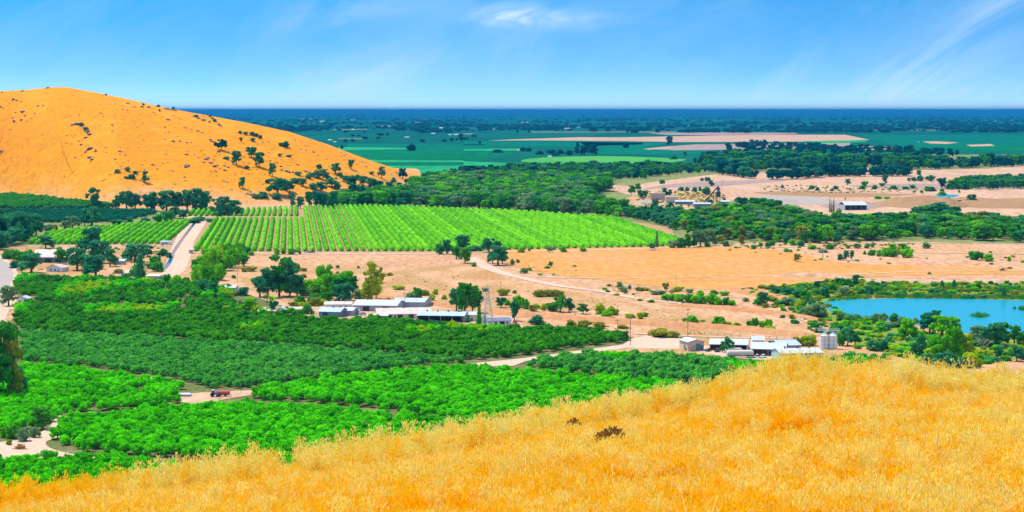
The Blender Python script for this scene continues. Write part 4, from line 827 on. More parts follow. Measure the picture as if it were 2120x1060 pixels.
# ------------------------------------------------------------------ hedge-like orchard rows
TOP = [(380, 436), (420, 433), (470, 436), (600, 431), (700, 428), (760, 427), (880, 431), (1000, 436), (1100, 441), (1200, 448), (1260, 451), (1320, 459), (1370, 468), (1400, 480), (1420, 498), (1440, 505)]
def hedge(x0, y0, y1, slope, w, h, seed):
    n = max(4, int((y1 - y0) / 1.1)); k = 9
    r2 = np.random.RandomState(seed)
    t = np.linspace(0, 1, n); yy = y0 + (y1 - y0) * t; xx = slope * (yy - y0)
    per = 1 - .22 * np.abs(np.sin(math.pi * (yy + r2.uniform(0, 5)) / 5.0)) ** 3
    per[0] *= .35; per[-1] *= .35; per[1] *= .85
    big = 1 + .08 * np.sin(yy * .11 + seed) + .06 * r2.normal(size=n)
    vs = np.zeros((n, k, 3)); ang = np.linspace(-.12, math.pi + .12, k)
    for j, a in enumerate(ang):
        rr = per * big * (1 + .15 * r2.normal(size=n))
        vs[:, j, 0] = xx + np.cos(a) * w / 2 * rr * 1.0
        vs[:, j, 1] = yy - y0 + r2.normal(size=n) * .2
        vs[:, j, 2] = np.maximum(.05, (.35 + np.sin(a) * (h - .35) * rr))
    idx = np.arange(n * k).reshape(n, k)
    fs = np.stack([idx[:-1, :-1], idx[1:, :-1], idx[1:, 1:], idx[:-1, 1:]], -1).reshape(-1, 4)
    V = vs.reshape(-1, 3)
    # loose shoots standing proud of the clipped surface
    m_ = int((y1 - y0) * 2.2); a = r2.uniform(.25, math.pi - .25, m_); ii = r2.randint(0, n, m_)
    c_ = np.stack([xx[ii] + np.cos(a) * w / 2 * 1.0 * per[ii], yy[ii] - y0, .35 + np.sin(a) * (h - .3) * per[ii]], 1)
    d = unit(r2.normal(size=(m_, 3)) + np.stack([np.cos(a), 0 * a, np.sin(a)], 1)); t1 = unit(np.cross(d, r2.normal(size=(m_, 3)))); t2 = np.cross(d, t1)
    s_ = r2.uniform(.3, .8, (m_, 1))
    qd = np.stack([c_ - t1 * s_, c_ - t2 * s_, c_ + t1 * s_, c_ + t2 * s_], 1).reshape(-1, 3)
    fq = np.arange(4 * m_).reshape(-1, 4) + len(V)
    return np_mesh('orchard_row', np.concatenate([V, qd]), 4, np.concatenate([fs, fq]).reshape(-1), [M['row']])
def row_obj(x0, y0, y1, slope, w, h, seed, label, grp):
    o = link('orchard_row', hedge(x0, y0, y1, slope, w, h, seed), None, (x0, y0, 0)); tag(o, label, 'orchard row', grp)
S1 = -.1163
rows = []
seed = 0
for side in ('main', 'upper', 'left'):
    lst = []
    if side == 'main': starts = [(405 + 15.1 * i, 520.5 - max(0, (405 + 15.1 * i - 900)) * .0215) for i in range(69)]
    elif side == 'upper': starts = [(392 + 11.7 * i, 447.5 - .0 * i) for i in range(20)]
    else: starts = [(62 + 14.6 * i, 505.5) for i in range(20)]
    for px, py in starts:
        b0 = W(px, py); sl = S1 if side != 'left' else -.1
        y = b0.y
        while y < 3000:
            y += 3; X = b0.x + sl * (y - b0.y); qx, qy = proj(X, y, 0)
            if side == 'main' and ((qx < 628 and qy < 455) or (qx >= 628 and qy < interp(TOP, qx) + 1)): break
            if side == 'upper' and qy < interp(TOP, qx) + 1: break
            if side == 'left' and (qy < 487 - (qx - 60) * .094 + (3 if qx > 300 else 0) or qx > 398 - (qy - 455) * .9): break
        if y - b0.y > 25: lst.append((b0.x, b0.y, y, sl))
    for k, (X, y0, y1, sl) in enumerate(lst):
        seed += 1
        wd = {'main': 'the big striped orchard', 'upper': 'the short rows under the hill', 'left': 'the small striped orchard'}[side]
        row_obj(X, y0, y1, sl, 4.0 if X < -120 or side != 'main' else 4.4, 3.8, seed, 'lime tree row, %s from left in %s' % (ordw(k + 1), wd), 'tree rows of ' + wd)
print('rows', seed)

# ------------------------------------------------------------------ rocks on the hill
ROCKM = []
for k in range(4):
    bm = bmesh.new(); bmesh.ops.create_icosphere(bm, subdivisions=2, radius=1)
    for v in bm.verts:
        n_ = mnoise.noise(v.co * 1.4 + Vector((k * 7, 0, 0))); v.co *= 1 + .45 * n_ + random.uniform(-.07, .07); v.co.z = v.co.z * .6 + .25
    me = bpy.data.meshes.new('boulder'); bm.to_mesh(me); bm.free(); me.materials.append(M['rock']); ROCKM.append(me)
CL = '''
8 192 3 3;30 187 3 4;50 189 3 5;100 183 2 4;31 208 4 5;38 210 3 4;47 210 2 3;4 223 3 5;10 224 2 3;82 219 2 4;93 219 2 3;50 233 3 6;75 236 2 3;36 234 2 3;55 240 2 4;29 247 2 3;32 254 4 5;47 251 3 4;60 253 2 2;25 272 2 2
152 261 3 5;160 259 4 6;170 257 5 7;178 268 5 7;184 274 5 6;188 280 4 6;180 286 3 6;166 239 2 2;166 294 2 3;169 300 3 4;184 312 4 6;190 309 4 8;200 313 3 6;179 317 3 4;187 328 4 7;192 331 3 5;210 261 2 2;234 260 3 3;234 274 3 2;198 243 2 2;213 236 2 3
221 307 2 3;222 317 2 3;249 315 3 5;260 324 2 3;240 330 2 3;158 326 2 4;141 327 1 2;5 317 4 6;10 316 2 2;24 329 2 2;317 342 3 5;327 351 2 3;241 216 2 3;266 215 3 5;280 222 2 4;296 222 4 5;310 223 4 5;320 233 2 5;325 221 2 3;345 226 3 10;356 228 3 9;364 229 3 6
256 227 2 3;265 229 2 3;343 264 2 3;349 249 3 6;361 239 2 3;403 241 3 6;412 246 3 6;422 250 4 6;423 241 2 4;435 254 4 4;454 258 3 5;457 261 3 6;343 276 2 2;350 275 2 2;360 295 4 5;374 294 3 4;388 296 2 4;397 295 2 3;343 289 2 3;369 284 2 2;383 265 2 3;387 264 2 3;398 270 2 3;411 272 3 5;420 275 2 4
388 344 4 8;384 347 3 5;387 322 3 5;404 322 2 2;428 331 3 6;432 328 3 4;423 337 3 4;436 338 3 6;444 346 4 6;389 314 2 3;411 327 2 3;451 343 2 4;465 345 2 5;473 347 2 4;436 290 3 5;439 294 3 5;453 314 3 6;450 319 2 3;480 318 2 4;462 329 2 4;437 356 2 3;447 357 2 3;465 353 3 5;358 355 2 5;382 368 3 3;384 375 2 3
464 377 2 4;470 379 2 4;487 362 2 3;520 405 4 6;512 402 3 5;525 403 3 4;519 398 2 4;480 395 2 3;581 346 3 5;593 356 4 6;598 357 3 5;606 358 3 5;583 353 3 4;617 343 3 4;614 340 2 3;573 337 2 4;632 356 3 5;640 358 3 4;622 310 2 3;634 311 2 3;649 316 3 4;545 295 2 3;557 295 2 3;549 262 2 2;490 264 2 2;676 331 2 3
706 317 2 3;712 322 2 4;718 320 2 3;735 330 2 2;750 336 2 3;758 345 2 4;820 358 3 4;810 362 2 3;787 345 2 3;795 353 3 4;752 370 2 3;748 390 3 3;645 383 4 7;655 384 3 6;648 380 2 4;632 375 2 3;612 372 2 3;694 340 2 4;677 351 2 3;600 344 2 3;560 334 2 4;540 318 2 3;510 308 2 4;505 326 2 3;530 306 2 3
'''
for ln in CL.strip().replace('\n', ';').split(';'):
    px, py, h, w = [float(v) for v in ln.split()]
    p = place_pt(px, py); mpp = p.y / F0
    o = link('boulder', random.choice(ROCKM), None, (p.x, p.y, p.z - .3)); o.scale = (w * mpp * .8, w * mpp * .8, h * mpp * 1.1); o.rotation_euler[2] = random.uniform(0, 6.28)
    o['category'] = 'boulder'; PENDING.append((o, px, py, h, 'r', 'K'))

# ------------------------------------------------------------------ buildings
def building(name, label, cat, px, py, wpx, wall_h, roof_h, depth, rot=0, wall='white_wall', roof='white_roof', style='gable', ridge='x', doors=(), windows=(), open_front=False, over=.5, group=None, vents=0):
    """px,py: photo position of the middle of the front foot; wpx: front width in photo px; others metres; front faces the camera (-y)"""
    p = W(px, py, 0); mpp = MPP(py); w = wpx * mpp; t = thing(name, p, label, cat, group, rot)
    if 600 < py < 760 and wpx > 25:
        wall_h *= .78; roof_h *= .6; depth *= .85; doors = [(a, b_, min(c_, wall_h * .85)) for a, b_, c_ in doors]; windows = [(a, min(b_, wall_h * .35), c_, min(e_, wall_h * .4)) for a, b_, c_, e_ in windows]
    hw = w / 2; d = depth
    pr = [(-hw, 0), (hw, 0)]
    wm = MB()
    if open_front:
        th = .25
        wm.box(-hw, -hw + th, 0, d, 0, wall_h); wm.box(hw - th, hw, 0, d, 0, wall_h); wm.box(-hw + th, hw - th, d - th, d, 0, wall_h)
        wm.build('wall', M[wall], t)
        pm = MB(); n = max(2, int(w / 6))
        for i in range(1, n): MB().box(-hw + w * i / n - .12, -hw + w * i / n + .12, 0.02, .26, 0, wall_h).build('post', M['galv'], t)
    else:
        if style == 'gable' and ridge == 'y': wm.prism([(-hw, 0), (hw, 0), (hw, wall_h), (0, wall_h + roof_h), (-hw, wall_h)], 0, d)
        elif style == 'gable':
            wm.add([(-hw, 0, 0), (-hw, d, 0), (-hw, d, wall_h), (-hw, d / 2, wall_h + roof_h), (-hw, 0, wall_h), (hw, 0, 0), (hw, d, 0), (hw, d, wall_h), (hw, d / 2, wall_h + roof_h), (hw, 0, wall_h)],
                   [(0, 1, 2, 3, 4), (5, 9, 8, 7, 6), (0, 4, 9, 5), (1, 6, 7, 2), (4, 3, 8, 9), (3, 2, 7, 8), (0, 5, 6, 1)])
        else: wm.box(-hw, hw, 0, d, 0, wall_h)
        wm.build('wall', M[wall], t)
    th = .22; rm = MB(); o_ = over
    if style == 'gable' and ridge == 'y':
        s_ = roof_h / hw; e = .03
        rm.prism([(-hw - o_, wall_h - o_ * s_ + e), (0, wall_h + roof_h + e), (hw + o_, wall_h - o_ * s_ + e), (hw + o_, wall_h - o_ * s_ + th), (0, wall_h + roof_h + th), (-hw - o_, wall_h - o_ * s_ + th)], -o_, d + o_)
    elif style == 'gable':
        s_ = roof_h / (d / 2); e = .03
        prof = [(-o_, wall_h - o_ * s_ + e), (d / 2, wall_h + roof_h + e), (d + o_, wall_h - o_ * s_ + e), (d + o_, wall_h - o_ * s_ + th), (d / 2, wall_h + roof_h + th), (-o_, wall_h - o_ * s_ + th)]
        n = len(prof)
        rm.add([(-hw - o_, y, z) for y, z in prof] + [(hw + o_, y, z) for y, z in prof], [tuple(range(n)), tuple(range(n, 2 * n))[::-1]] + [(i, n + i, n + (i + 1) % n, (i + 1) % n) for i in range(n)])
    else:   # single slope rising to the back
        a = -hw - o_; b_ = hw + o_; z0 = wall_h + .02; z1 = wall_h + roof_h
        rm.add([(a, -o_, z0), (b_, -o_, z0), (b_, d + o_, z1), (a, d + o_, z1), (a, -o_, z0 + th), (b_, -o_, z0 + th), (b_, d + o_, z1 + th), (a, d + o_, z1 + th)],
               [(0, 3, 2, 1), (4, 5, 6, 7), (0, 1, 5, 4), (1, 2, 6, 5), (2, 3, 7, 6), (3, 0, 4, 7)])
    ro = rm.build('roof', M[roof], t)
    for i in range(vents):
        x = -hw + w * (i + .7) / (vents + .4)
        v_ = MB().lathe([(.35, 0), (.35, .7), (.55, .75), (.55, 1.0), (.1, 1.2)], x, 0, 10).build('roof_vent', M['steel_dark'], ro)
        v_.location = (0, d / 2 if style == 'gable' and ridge == 'x' else d * .4, wall_h + roof_h * (1 if style == 'gable' and ridge == 'x' else .42))
    for (fx, w_, h_) in doors:
        x = -hw + fx * w; do = MB().box(x - w_ / 2, x + w_ / 2, -.06, -.003, 0, h_).build('door', M['door'] if w_ < 2.5 else M['dark_in'], t)
        MB().box(x + w_ * .3, x + w_ * .36, -.12, -.06, h_ * .42, h_ * .5).build('handle', M['galv'], do)
    for (fx, z_, w_, h_) in windows:
        x = -hw + fx * w; wi = MB().box(x - w_ / 2, x + w_ / 2, -.05, -.003, z_, z_ + h_).build('window', M['glass'], t)
        fr = MB(); e = .1
        fr.box(x - w_ / 2 - e, x + w_ / 2 + e, -.09, -.052, z_ + h_, z_ + h_ + e).box(x - w_ / 2 - e, x + w_ / 2 + e, -.09, -.052, z_ - e, z_).box(x - w_ / 2 - e, x - w_ / 2, -.09, -.052, z_, z_ + h_).box(x + w_ / 2, x + w_ / 2 + e, -.09, -.052, z_, z_ + h_)
        fr.build('frame', M['white_wall'], wi)
    return t
B = building
B('barn', 'blue grey gabled barn with pale roof at the left of the farm complex', 'barn', 682, 657, 46, 4.2, 3.0, 16, R(-14), 'blue_wall', 'blue_roof', 'gable', 'x', doors=[(.3, 3, 3)], vents=1)
B('barn', 'lighter grey gabled shed joined behind the blue grey barn', 'barn', 716, 654, 30, 4.0, 2.2, 12, R(-14), 'grey_wall', 'white_roof', 'gable', 'x')
B('shed', 'small grey lean-to at the right end of the grey barns', 'shed', 737, 652, 12, 2.6, 1.2, 6, 0, 'grey_wall', 'grey_roof', 'gable', 'y', doors=[(.5, 1.4, 2.1)])
B('farm_building', 'low pale building with pinkish white roof behind the blue grey barn', 'building', 700, 640, 56, 3.6, 2.0, 14, R(3), 'white_wall', 'rust_roof', 'gable', 'x', windows=[(.6, 1.2, 1.4, 1), (.8, 1.2, 1.4, 1)])
B('warehouse', 'large warehouse with brilliant white roof, tallest of the farm complex', 'warehouse', 776, 645, 92, 4.6, 3.4, 30, R(-8), 'grey_wall', 'white_roof', 'gable', 'x', doors=[(.3, 4, 3.6), (.75, 4, 3.6)])
B('warehouse', 'warehouse wing with flat grey roof behind the long rusty roof', 'warehouse', 845, 638, 66, 4.6, 2.2, 30, R(-8), 'grey_wall', 'grey_roof', 'gable', 'x')
B('packing_shed', 'long packing shed with faded pinkish rusty roof in the middle of the farm', 'shed', 838, 660, 112, 3.6, 4.2, 22, R(10), 'cream_wall', 'rust_roof', 'gable', 'x', doors=[(.2, 3.4, 3), (.42, 3, 3), (.62, 3, 3)], windows=[(.32, 1.3, 1.2, 1), (.75, 1.3, 1.2, 1)], vents=1)
B('porch', 'low cream lean-to in front of the rusty roofed packing shed', 'lean-to', 782, 663, 42, 3.0, .9, 7, R(6), 'cream_wall', 'white_roof', 'shed', open_front=True)
B('machine_shed', 'wide open machine shed with flat pale blue roof and dark bays', 'shed', 912, 668, 98, 5.0, 2.0, 24, R(-6), 'grey_wall', 'blue_roof', 'gable', 'x', open_front=True, vents=4)
B('office', 'cream block wing at the right end of the pale blue roofed shed', 'building', 970, 666, 32, 4.8, 1.0, 14, R(-6), 'cream_wall', 'white_roof', 'shed', doors=[(.7, 1.5, 2.2)])
B('house', 'small house with dark blue shingle roof and white gable below the steel tower', 'house', 1034, 673, 50, 3.0, 2.2, 10, R(16), 'white_wall', 'slate_roof', 'gable', 'x', doors=[(.35, 1.3, 2.1), (.62, 3, 2.2)], windows=[(.15, 1, 1.2, 1.1), (.84, 1, 1.2, 1.1)])
B('shed', 'low brown roofed shed at the left end of the farmyard', 'shed', 553, 652, 36, 2.8, 1.4, 10, R(4), 'tan_wall', 'brown_roof', 'gable', 'x', doors=[(.3, 1.6, 2)], windows=[(.7, 1, 1.4, .9)])
B('shed', 'long low dark walled shed with reddish roof left of the blue grey barn', 'shed', 604, 649, 48, 3.0, 1.6, 12, R(12), 'blue_wall', 'brown_roof', 'gable', 'x', doors=[(.6, 2.2, 2.2)])
B('shed', 'small white gabled shed between the brown roofed sheds', 'shed', 582, 651, 14, 3.0, 1.2, 8, 0, 'white_wall', 'white_roof', 'gable', 'y', doors=[(.5, 1.2, 2)])
B('house', 'low pale blue roofed house in front of the dry field, left of the tall trees', 'house', 462, 603, 50, 3.0, 1.6, 12, R(-4), 'grey_wall', 'white_roof', 'gable', 'x', doors=[(.25, 1.2, 2.1)], windows=[(.5, 1, 1.6, 1.1), (.75, 1, 1.6, 1.1)])
B('house', 'wide white roofed house with dark front among trees at left', 'house', 120, 544, 98, 4.5, 5.2, 20, R(4), 'blue_wall', 'rust_roof', 'gable', 'x', doors=[(.3, 5, 3), (.5, 4, 3)], windows=[(.15, 1.2, 1.5, 1.2)], vents=2)
B('house', 'small white cottage with two dark windows in front of the wide roofed house', 'house', 112, 563, 36, 3.2, 2.0, 10, R(-18), 'white_wall', 'rust_roof', 'gable', 'y', windows=[(.3, .8, 1.2, 1.6), (.58, .8, 1.2, 1.6)], doors=[(.8, 1.1, 2)])
B('shed', 'tiny white roofed shed between tree clumps right of the cottage', 'shed', 247, 548, 18, 2.8, 1.0, 7, R(-6), 'grey_wall', 'white_roof', 'shed', doors=[(.4, 1.4, 2)])
B('house', 'grey roofed house mostly hidden by trees below the small striped orchard', 'house', 292, 528, 20, 3.4, 2.2, 10, R(20), 'grey_wall', 'grey_roof', 'gable', 'x', windows=[(.4, 1, 1.4, 1.1)])
B('shed', 'beige flat roofed shed at the top edge of the patchy grove', 'shed', 316, 587, 28, 5, .8, 10, R(-3), 'tan_wall', 'rust_roof', 'shed', doors=[(.7, 1.5, 2.4)], windows=[(.3, 2, 1.4, 1)])
B('shed', 'small white roofed shed behind the pointed tree at left', 'shed', 268, 572, 14, 2.6, 1.2, 6, R(10), 'white_wall', 'white_roof', 'gable', 'x', doors=[(.5, 1.2, 2)])
B('pump_house', 'small white pump house beside the spreading roadside tree', 'shed', 46, 630, 24, 3.6, 1.2, 7, R(-4), 'white_wall', 'white_roof', 'gable', 'y', doors=[(.75, 1.4, 2.2)], windows=[(.3, 1.4, 1, 1)])
B('trailer', 'long white trailer parked at the corner of the small striped orchard', 'trailer', 342, 507, 22, 2.8, .4, 5, 0, 'white_wall', 'white_roof', 'shed', doors=[(.3, 1.2, 2)], windows=[(.6, 1.2, 3, .9)], over=.1)
B('gate_house', 'tiny dark brown hut at the corner where the striped orchard meets the canal road', 'hut', 395, 525, 8, 3, .8, 4, 0, 'tan_wall', 'brown_roof', 'shed', doors=[(.5, 1, 2)])
# right farmstead
B('barn', 'tan gabled barn with dark door at the left end of the right farmstead', 'barn', 1441, 727, 36, 6.0, 1.8, 13, R(18), 'tan_wall', 'white_roof', 'gable', 'y', doors=[(.62, 2.4, 3.8), (.85, 1.6, 3)])
B('carport', 'open carport with wide white roof right of the tan barn', 'carport', 1508, 727, 78, 4.2, 2.8, 20, R(-10), 'tan_wall', 'white_roof', 'gable', 'x', open_front=True)
B('shed', 'small white roofed shed behind the white roofed cluster', 'shed', 1570, 718, 24, 3.4, 1.6, 8, 0, 'white_wall', 'white_roof', 'gable', 'x', windows=[(.5, 1, 1.2, 1)])
B('machine_shed', 'open tan shed with sagging white roof in the middle of the right farmstead', 'shed', 1590, 738, 70, 4.6, 3.6, 20, R(-12), 'tan_wall', 'white_roof', 'gable', 'x', open_front=True, vents=1)
B('barn', 'white roofed barn wing with grey slope behind the mint walled building', 'barn', 1636, 730, 46, 4.6, 3.0, 18, R(14), 'grey_wall', 'grey_roof', 'gable', 'x')
B('warehouse', 'mint green walled building with long white roof left of the silos', 'warehouse', 1660, 748, 90, 5.0, 2.4, 18, R(10), 'mint_wall', 'white_roof', 'gable', 'x', doors=[(.12, 1.6, 2.4), (.3, 4, 3.2)], vents=3)
B('quarry_shed', 'long quarry shed with white roof and dark open side', 'shed', 1772, 435, 46, 6, 3.5, 30, R(4), 'grey_wall', 'white_roof', 'gable', 'x', open_front=True)
B('quarry_shed', 'small pale roofed shed beside the quarry conveyor tower', 'shed', 1502, 424, 18, 4, 1.5, 12, 0, 'grey_wall', 'white_roof', 'gable', 'x')
B('quarry_shed', 'long low white roofed plant building in the quarry works', 'shed', 1418, 424, 40, 4, 1.5, 12, R(-3), 'blue_wall', 'white_roof', 'gable', 'x')
B('quarry_shed', 'short white storage shed left of the conveyor foot', 'shed', 1454, 428, 36, 3.5, 1.4, 10, R(3), 'blue_wall', 'white_roof', 'gable', 'x')
B('retaining_wall', 'reddish timber retaining wall at the quarry works', 'wall', 1362, 414, 30, 9, .4, 6, R(-4), 'brown_roof', 'brown_roof', 'shed', over=0)
B('retaining_wall', 'pale tan loading bay wall right of the reddish timber wall', 'wall', 1391, 420, 26, 8, .4, 10, R(-2), 'tan_wall', 'rust_roof', 'shed', over=0)
# distant farm buildings on the plain
FARM = [(667, 252.5, 9), (727, 249.8, 5), (733, 249.8, 3), (731, 269.6, 6), (818, 270, 7), (843, 285.4, 9), (897, 277.4, 8), (912, 266.4, 9), (932, 280, 7), (944, 280, 9), (683, 291, 8), (693, 295, 6), (1046, 265, 3), (1082, 255, 5), (1091, 255, 5), (1075, 312, 8), (1138, 325, 8), (1272, 255, 3), (1428, 262, 6), (1513, 270.5, 8), (1568, 269, 6), (1976, 269.5, 8), (2040, 252, 3), (2062, 253, 4), (2095, 251, 4), (1902, 295, 3), (1416, 275, 0), (1173, 267, 10)]
for k, (px, py, wp) in enumerate(FARM):
    if not wp: continue
    mpp = MPP(py); h = 1.6 * mpp if py < 300 else 1.4 * mpp
    B('farm_building', None, 'building', px, py, wp, h * .6, h * 1.0, wp * mpp * .6, R(random.uniform(-15, 15)), 'white_wall', 'white_roof', 'gable', 'x', over=.2)
    PENDING.append((bpy.context.scene.objects[-1] if False else [o for o in C.objects if o.type == 'EMPTY'][-1], px, py, wp, 'h', 'W'))

# silos
for k, (px, lab) in enumerate(((1706, 'left white grain silo with conical top beside the mint walled building'), (1724, 'right white grain silo with conical top, furthest right of the farmstead'))):
    p = W(px, 722, 0); mpp = MPP(722); r = 9.0 * mpp; h = 28 * mpp
    t = thing('silo', p, lab, 'silo', 'white grain silos')
    MB().lathe([(r, 0), (r, h), (r * .99, h + .05)], 0, 0, 28).build('tank', M['silo'], t)
    MB().lathe([(r * 1.03, h + .06), (r * .5, h + 1.1), (r * .12, h + 1.9), (r * .12, h + 2.3), (.02, h + 2.35)], 0, 0, 28).build('roof', M['silo'], t)
    for z in (h * .33, h * .66): MB().lathe([(r + .02, z), (r + .07, z + .02), (r + .07, z + .14), (r + .02, z + .16)], 0, 0, 28).build('band', M['galv'], t)
    ld = MB()
    for s_ in (-.25, .25): ld.tube((s_, -r - .15, 0), (s_, -r - .15, h), .04)
    for i in range(24): ld.tube((-.25, -r - .15, .3 + i * h / 25), (.25, -r - .15, .3 + i * h / 25), .025)
    ld.build('ladder', M['galv'], t)
p = W(1715, 722, 0); t = thing('catwalk', (p.x, p.y, 28 * mpp + 2.4), 'grey steel catwalk with railings over the two white silos', 'catwalk')
MB().box(-5.5, 5.5, -.6, .6, 0, .12).build('deck', M['galv'], t); rl = MB()
for s_ in (-.6, .6):
    for z in (.6, 1.15): rl.tube((-5.5, s_, z), (5.5, s_, z), .05)
    for i in range(12): rl.tube((-5.5 + i, s_, .12), (-5.5 + i, s_, 1.15), .05)
rl.build('railing', M['galv'], t)

# ------------------------------------------------------------------ steel tower, poles, conveyors
p = W(1010, 680, 0); mpp = MPP(680); H_ = 92 * mpp
t = thing('lattice_tower', p, 'tall grey steel lattice tower standing right of the farm sheds', 'tower', rz=R(12))
bw, tw = 3.4, .7
def corner(i, z):
    k = bw + (tw - bw) * min(1, z / (H_ * .7)); a = [(-1, -1), (1, -1), (1, 1), (-1, 1)][i]; return Vector((a[0] * k, a[1] * k, z))
for i in range(4): MB().tube(corner(i, 0), corner(i, H_ * .7), .14, .1).tube(corner(i, H_ * .7), (0, 0, H_), .1, .06).build('leg', M['galv'], t)
br = MB(); zs = [H_ * .7 * k / 7 for k in range(8)]
for a, b_ in zip(zs, zs[1:]):
    for i in range(4):
        j = (i + 1) % 4; br.tube(corner(i, a), corner(j, b_), .06).tube(corner(j, a), corner(i, b_), .06).tube(corner(i, b_), corner(j, b_), .06)
br.build('bracing', M['galv'], t)
for z, l in ((H_ * .66, 3.6), (H_ * .8, 3.0), (H_ * .92, 2.2)):
    arm = MB().tube((-l, 0, z), (l, 0, z), .09).tube((-l, 0, z), (0, 0, z + 1.2), .06).tube((l, 0, z), (0, 0, z + 1.2), .06).build('crossarm', M['galv'], t)
    for s_ in (-1, 1): MB().lathe([(.12, z - 1.0), (.2, z - .8), (.1, z - .6), (.2, z - .4), (.06, z)], s_ * l, 0, 8).build('insulator', M['silo'], arm)
def pole_proto(h):
    t = thing('utility_pole', (0, 0, 0), None, 'pole')
    MB().tube((0, 0, -.2), (0, 0, 1), .012, .009, 8).build('pole', M['polewood'], t)
    MB().box(-.11, .11, -.012, -.002 - .01 + .004, .93, .945).build('crossarm', M['polewood'], t)
    for x in (-.1, -.04, .04, .1): MB().lathe([(.005, .945), (.008, .955), (.005, .968)], x, -.01, 6).build('insulator', M['silo'], t)
    return t
PO = pole_proto(1)
POLES = [(327, 851, 42, 'between the two left bright groves'), (455, 858, 36, 'right of the tractor yard in the near grove'), (499, 815, 42, 'at the upper corner of the tractor yard'), (492, 583, 28, 'on the dry field left of the tall trees'), (553, 652, 60, 'in front of the brown roofed shed'), (640, 652, 56, 'left of the blue grey barn'), (838, 652, 48, 'in front of the grey warehouse roof'), (708, 632, 30, 'behind the blue grey barn'),
         (1424, 698, 62, 'right of the olive bushes by the right farmstead'), (1305, 716, 62, 'at the road junction, left one'), (1278, 716, 56, 'at the end of the dark central grove'), (1299, 779, 40, 'in the right grove'), (1506, 736, 42, 'in front of the tree by the carport'), (1400, 592, 20, 'beside the thin track on the golden field'), (1315, 510, 16, 'in the striped orchard near its right end'), (1037, 605, 24, 'right of the steel tower top'),
         (1212, 652, 20, 'beside the bushes right of the tower'), (1278, 654, 22, 'beside the yellow green bushes'), (1721, 668, 26, 'behind the silos'), (52, 616, 46, 'in the patchy grove near the roadside tree'), (220, 630, 58, 'in the middle of the patchy grove'), (353, 563, 14, 'beside the canal track'), (385, 640, 30, 'right part of the patchy grove'), (255, 522, 16, 'above the white roofed sheds at left'), (760, 776, 20, 'at the far rim of the bright middle grove'), (1103, 776, 24, 'on the bluish right grove edge'), (951, 742, 24, 'at the right tip of the bluish grove'), (1495, 395, 22, 'right of the quarry tower'), (1575, 396, 14, 'at the edge of the pale sand'), (1528, 712, 18, 'behind the carport roof'), (1576, 712, 14, 'on the track behind the farmstead')]
for k, (px, py, h, wh) in enumerate(POLES):
    t = PO if k == 0 else copy_tree(PO)
    s_ = h * MPP(py); t.location = W(px, py, 0); t.scale = (s_, s_, s_); t.rotation_euler[2] = random.uniform(-.5, .5)
    t['label'] = 'thin wooden utility pole ' + wh; t['group'] = 'wooden utility poles'
def conveyor(label, a, b_, w, base):
    t = thing('conveyor', base, label, 'conveyor'); A = Vector(a); B_ = Vector(b_)
    MB().tube(A, B_, w, w, 4).build('boom', M['steel_dark'], t)
    for f in (.35, .7):
        q_ = A.lerp(B_, f); MB().tube(q_, (q_.x, q_.y, 0), w * .35).build('leg', M['steel_dark'], t)
p = W(1487, 422, 0); mpp = MPP(422)
t = thing('hopper_tower', p, 'dark quarry hopper tower with pale band and pointed top', 'tower'); s_ = mpp
MB().box(-4.2 * s_, 4.2 * s_, -4 * s_, 4 * s_, 14 * s_, 25 * s_).build('hopper', M['steel_dark'], t)
MB().box(-3.4 * s_, 3.4 * s_, -3 * s_, 3 * s_, 25 * s_, 30 * s_).build('cabin', M['grey_wall'], t)
MB().add([(-4 * s_, -4 * s_, 30 * s_), (4 * s_, -4 * s_, 30 * s_), (4 * s_, 4 * s_, 30 * s_), (-4 * s_, 4 * s_, 30 * s_), (0, 0, 38 * s_)], [(0, 1, 4), (1, 2, 4), (2, 3, 4), (3, 0, 4), (0, 3, 2, 1)]).build('roof', M['steel_dark'], t)
for x in (-3.6, 3.6):
    for y in (-3.4, 3.4): MB().box((x - .5) * s_, (x + .5) * s_, (y - .5) * s_, (y + .5) * s_, 0, 14 * s_).build('leg', M['grey_wall'], t)
conveyor('long dark conveyor boom climbing from the left to the quarry tower', (-32 * s_, -6, 1), (-2 * s_, -6, 36 * s_), 1.1, p)
p = W(1956, 424, 0)
conveyor('low dark conveyor running from the brown spoil heap at right', (-6, 0, 1.5), (34 * MPP(424), 0, 9 * MPP(424)), 1.0, p)

# spoil heaps, levees
def mound(name, label, pts, h, mat, cat='mound', struct=False):
    ws_ = [W(x, y) for x, y in pts]; cx = sum(w.x for w in ws_) / len(ws_); cy = sum(w.y for w in ws_) / len(ws_)
    x0 = min(w.x for w in ws_); x1 = max(w.x for w in ws_); y0 = min(w.y for w in ws_); y1 = max(w.y for w in ws_)
    n = 44; vs = []
    for j in range(n + 1):
        for i in range(n + 1):
            fx = i / n * 2 - 1; fy = j / n * 2 - 1; r = math.hypot(fx, fy)
            z = max(0, 1 - r) ; z = min(z * 2.1, 1) * (.75 + .35 * mnoise.noise(Vector((fx * 2.3, fy * 2.3, h)))) + .06 * mnoise.noise(Vector((fx * 11, fy * 11, 1))) * (z > 0)
            vs.append(((x1 - x0) / 2 * fx, (y1 - y0) / 2 * fy, h * z - .3 if r > .98 else h * max(z, 0)))
    idx = np.arange((n + 1) ** 2).reshape(n + 1, n + 1); fs = np.stack([idx[:-1, :-1], idx[:-1, 1:], idx[1:, 1:], idx[1:, :-1]], -1).reshape(-1)
    o = link(name, np_mesh(name, vs, 4, fs, [M[mat]], smooth=True), None, (cx, cy, 0))
    return tag(o, kind='structure') if struct else tag(o, label, cat)
mound('spoil_heap', 'large brown spoil heap with sloping sides in the quarry', [(1835, 432), (1975, 418)], 22 * MPP(425), 'spoil')
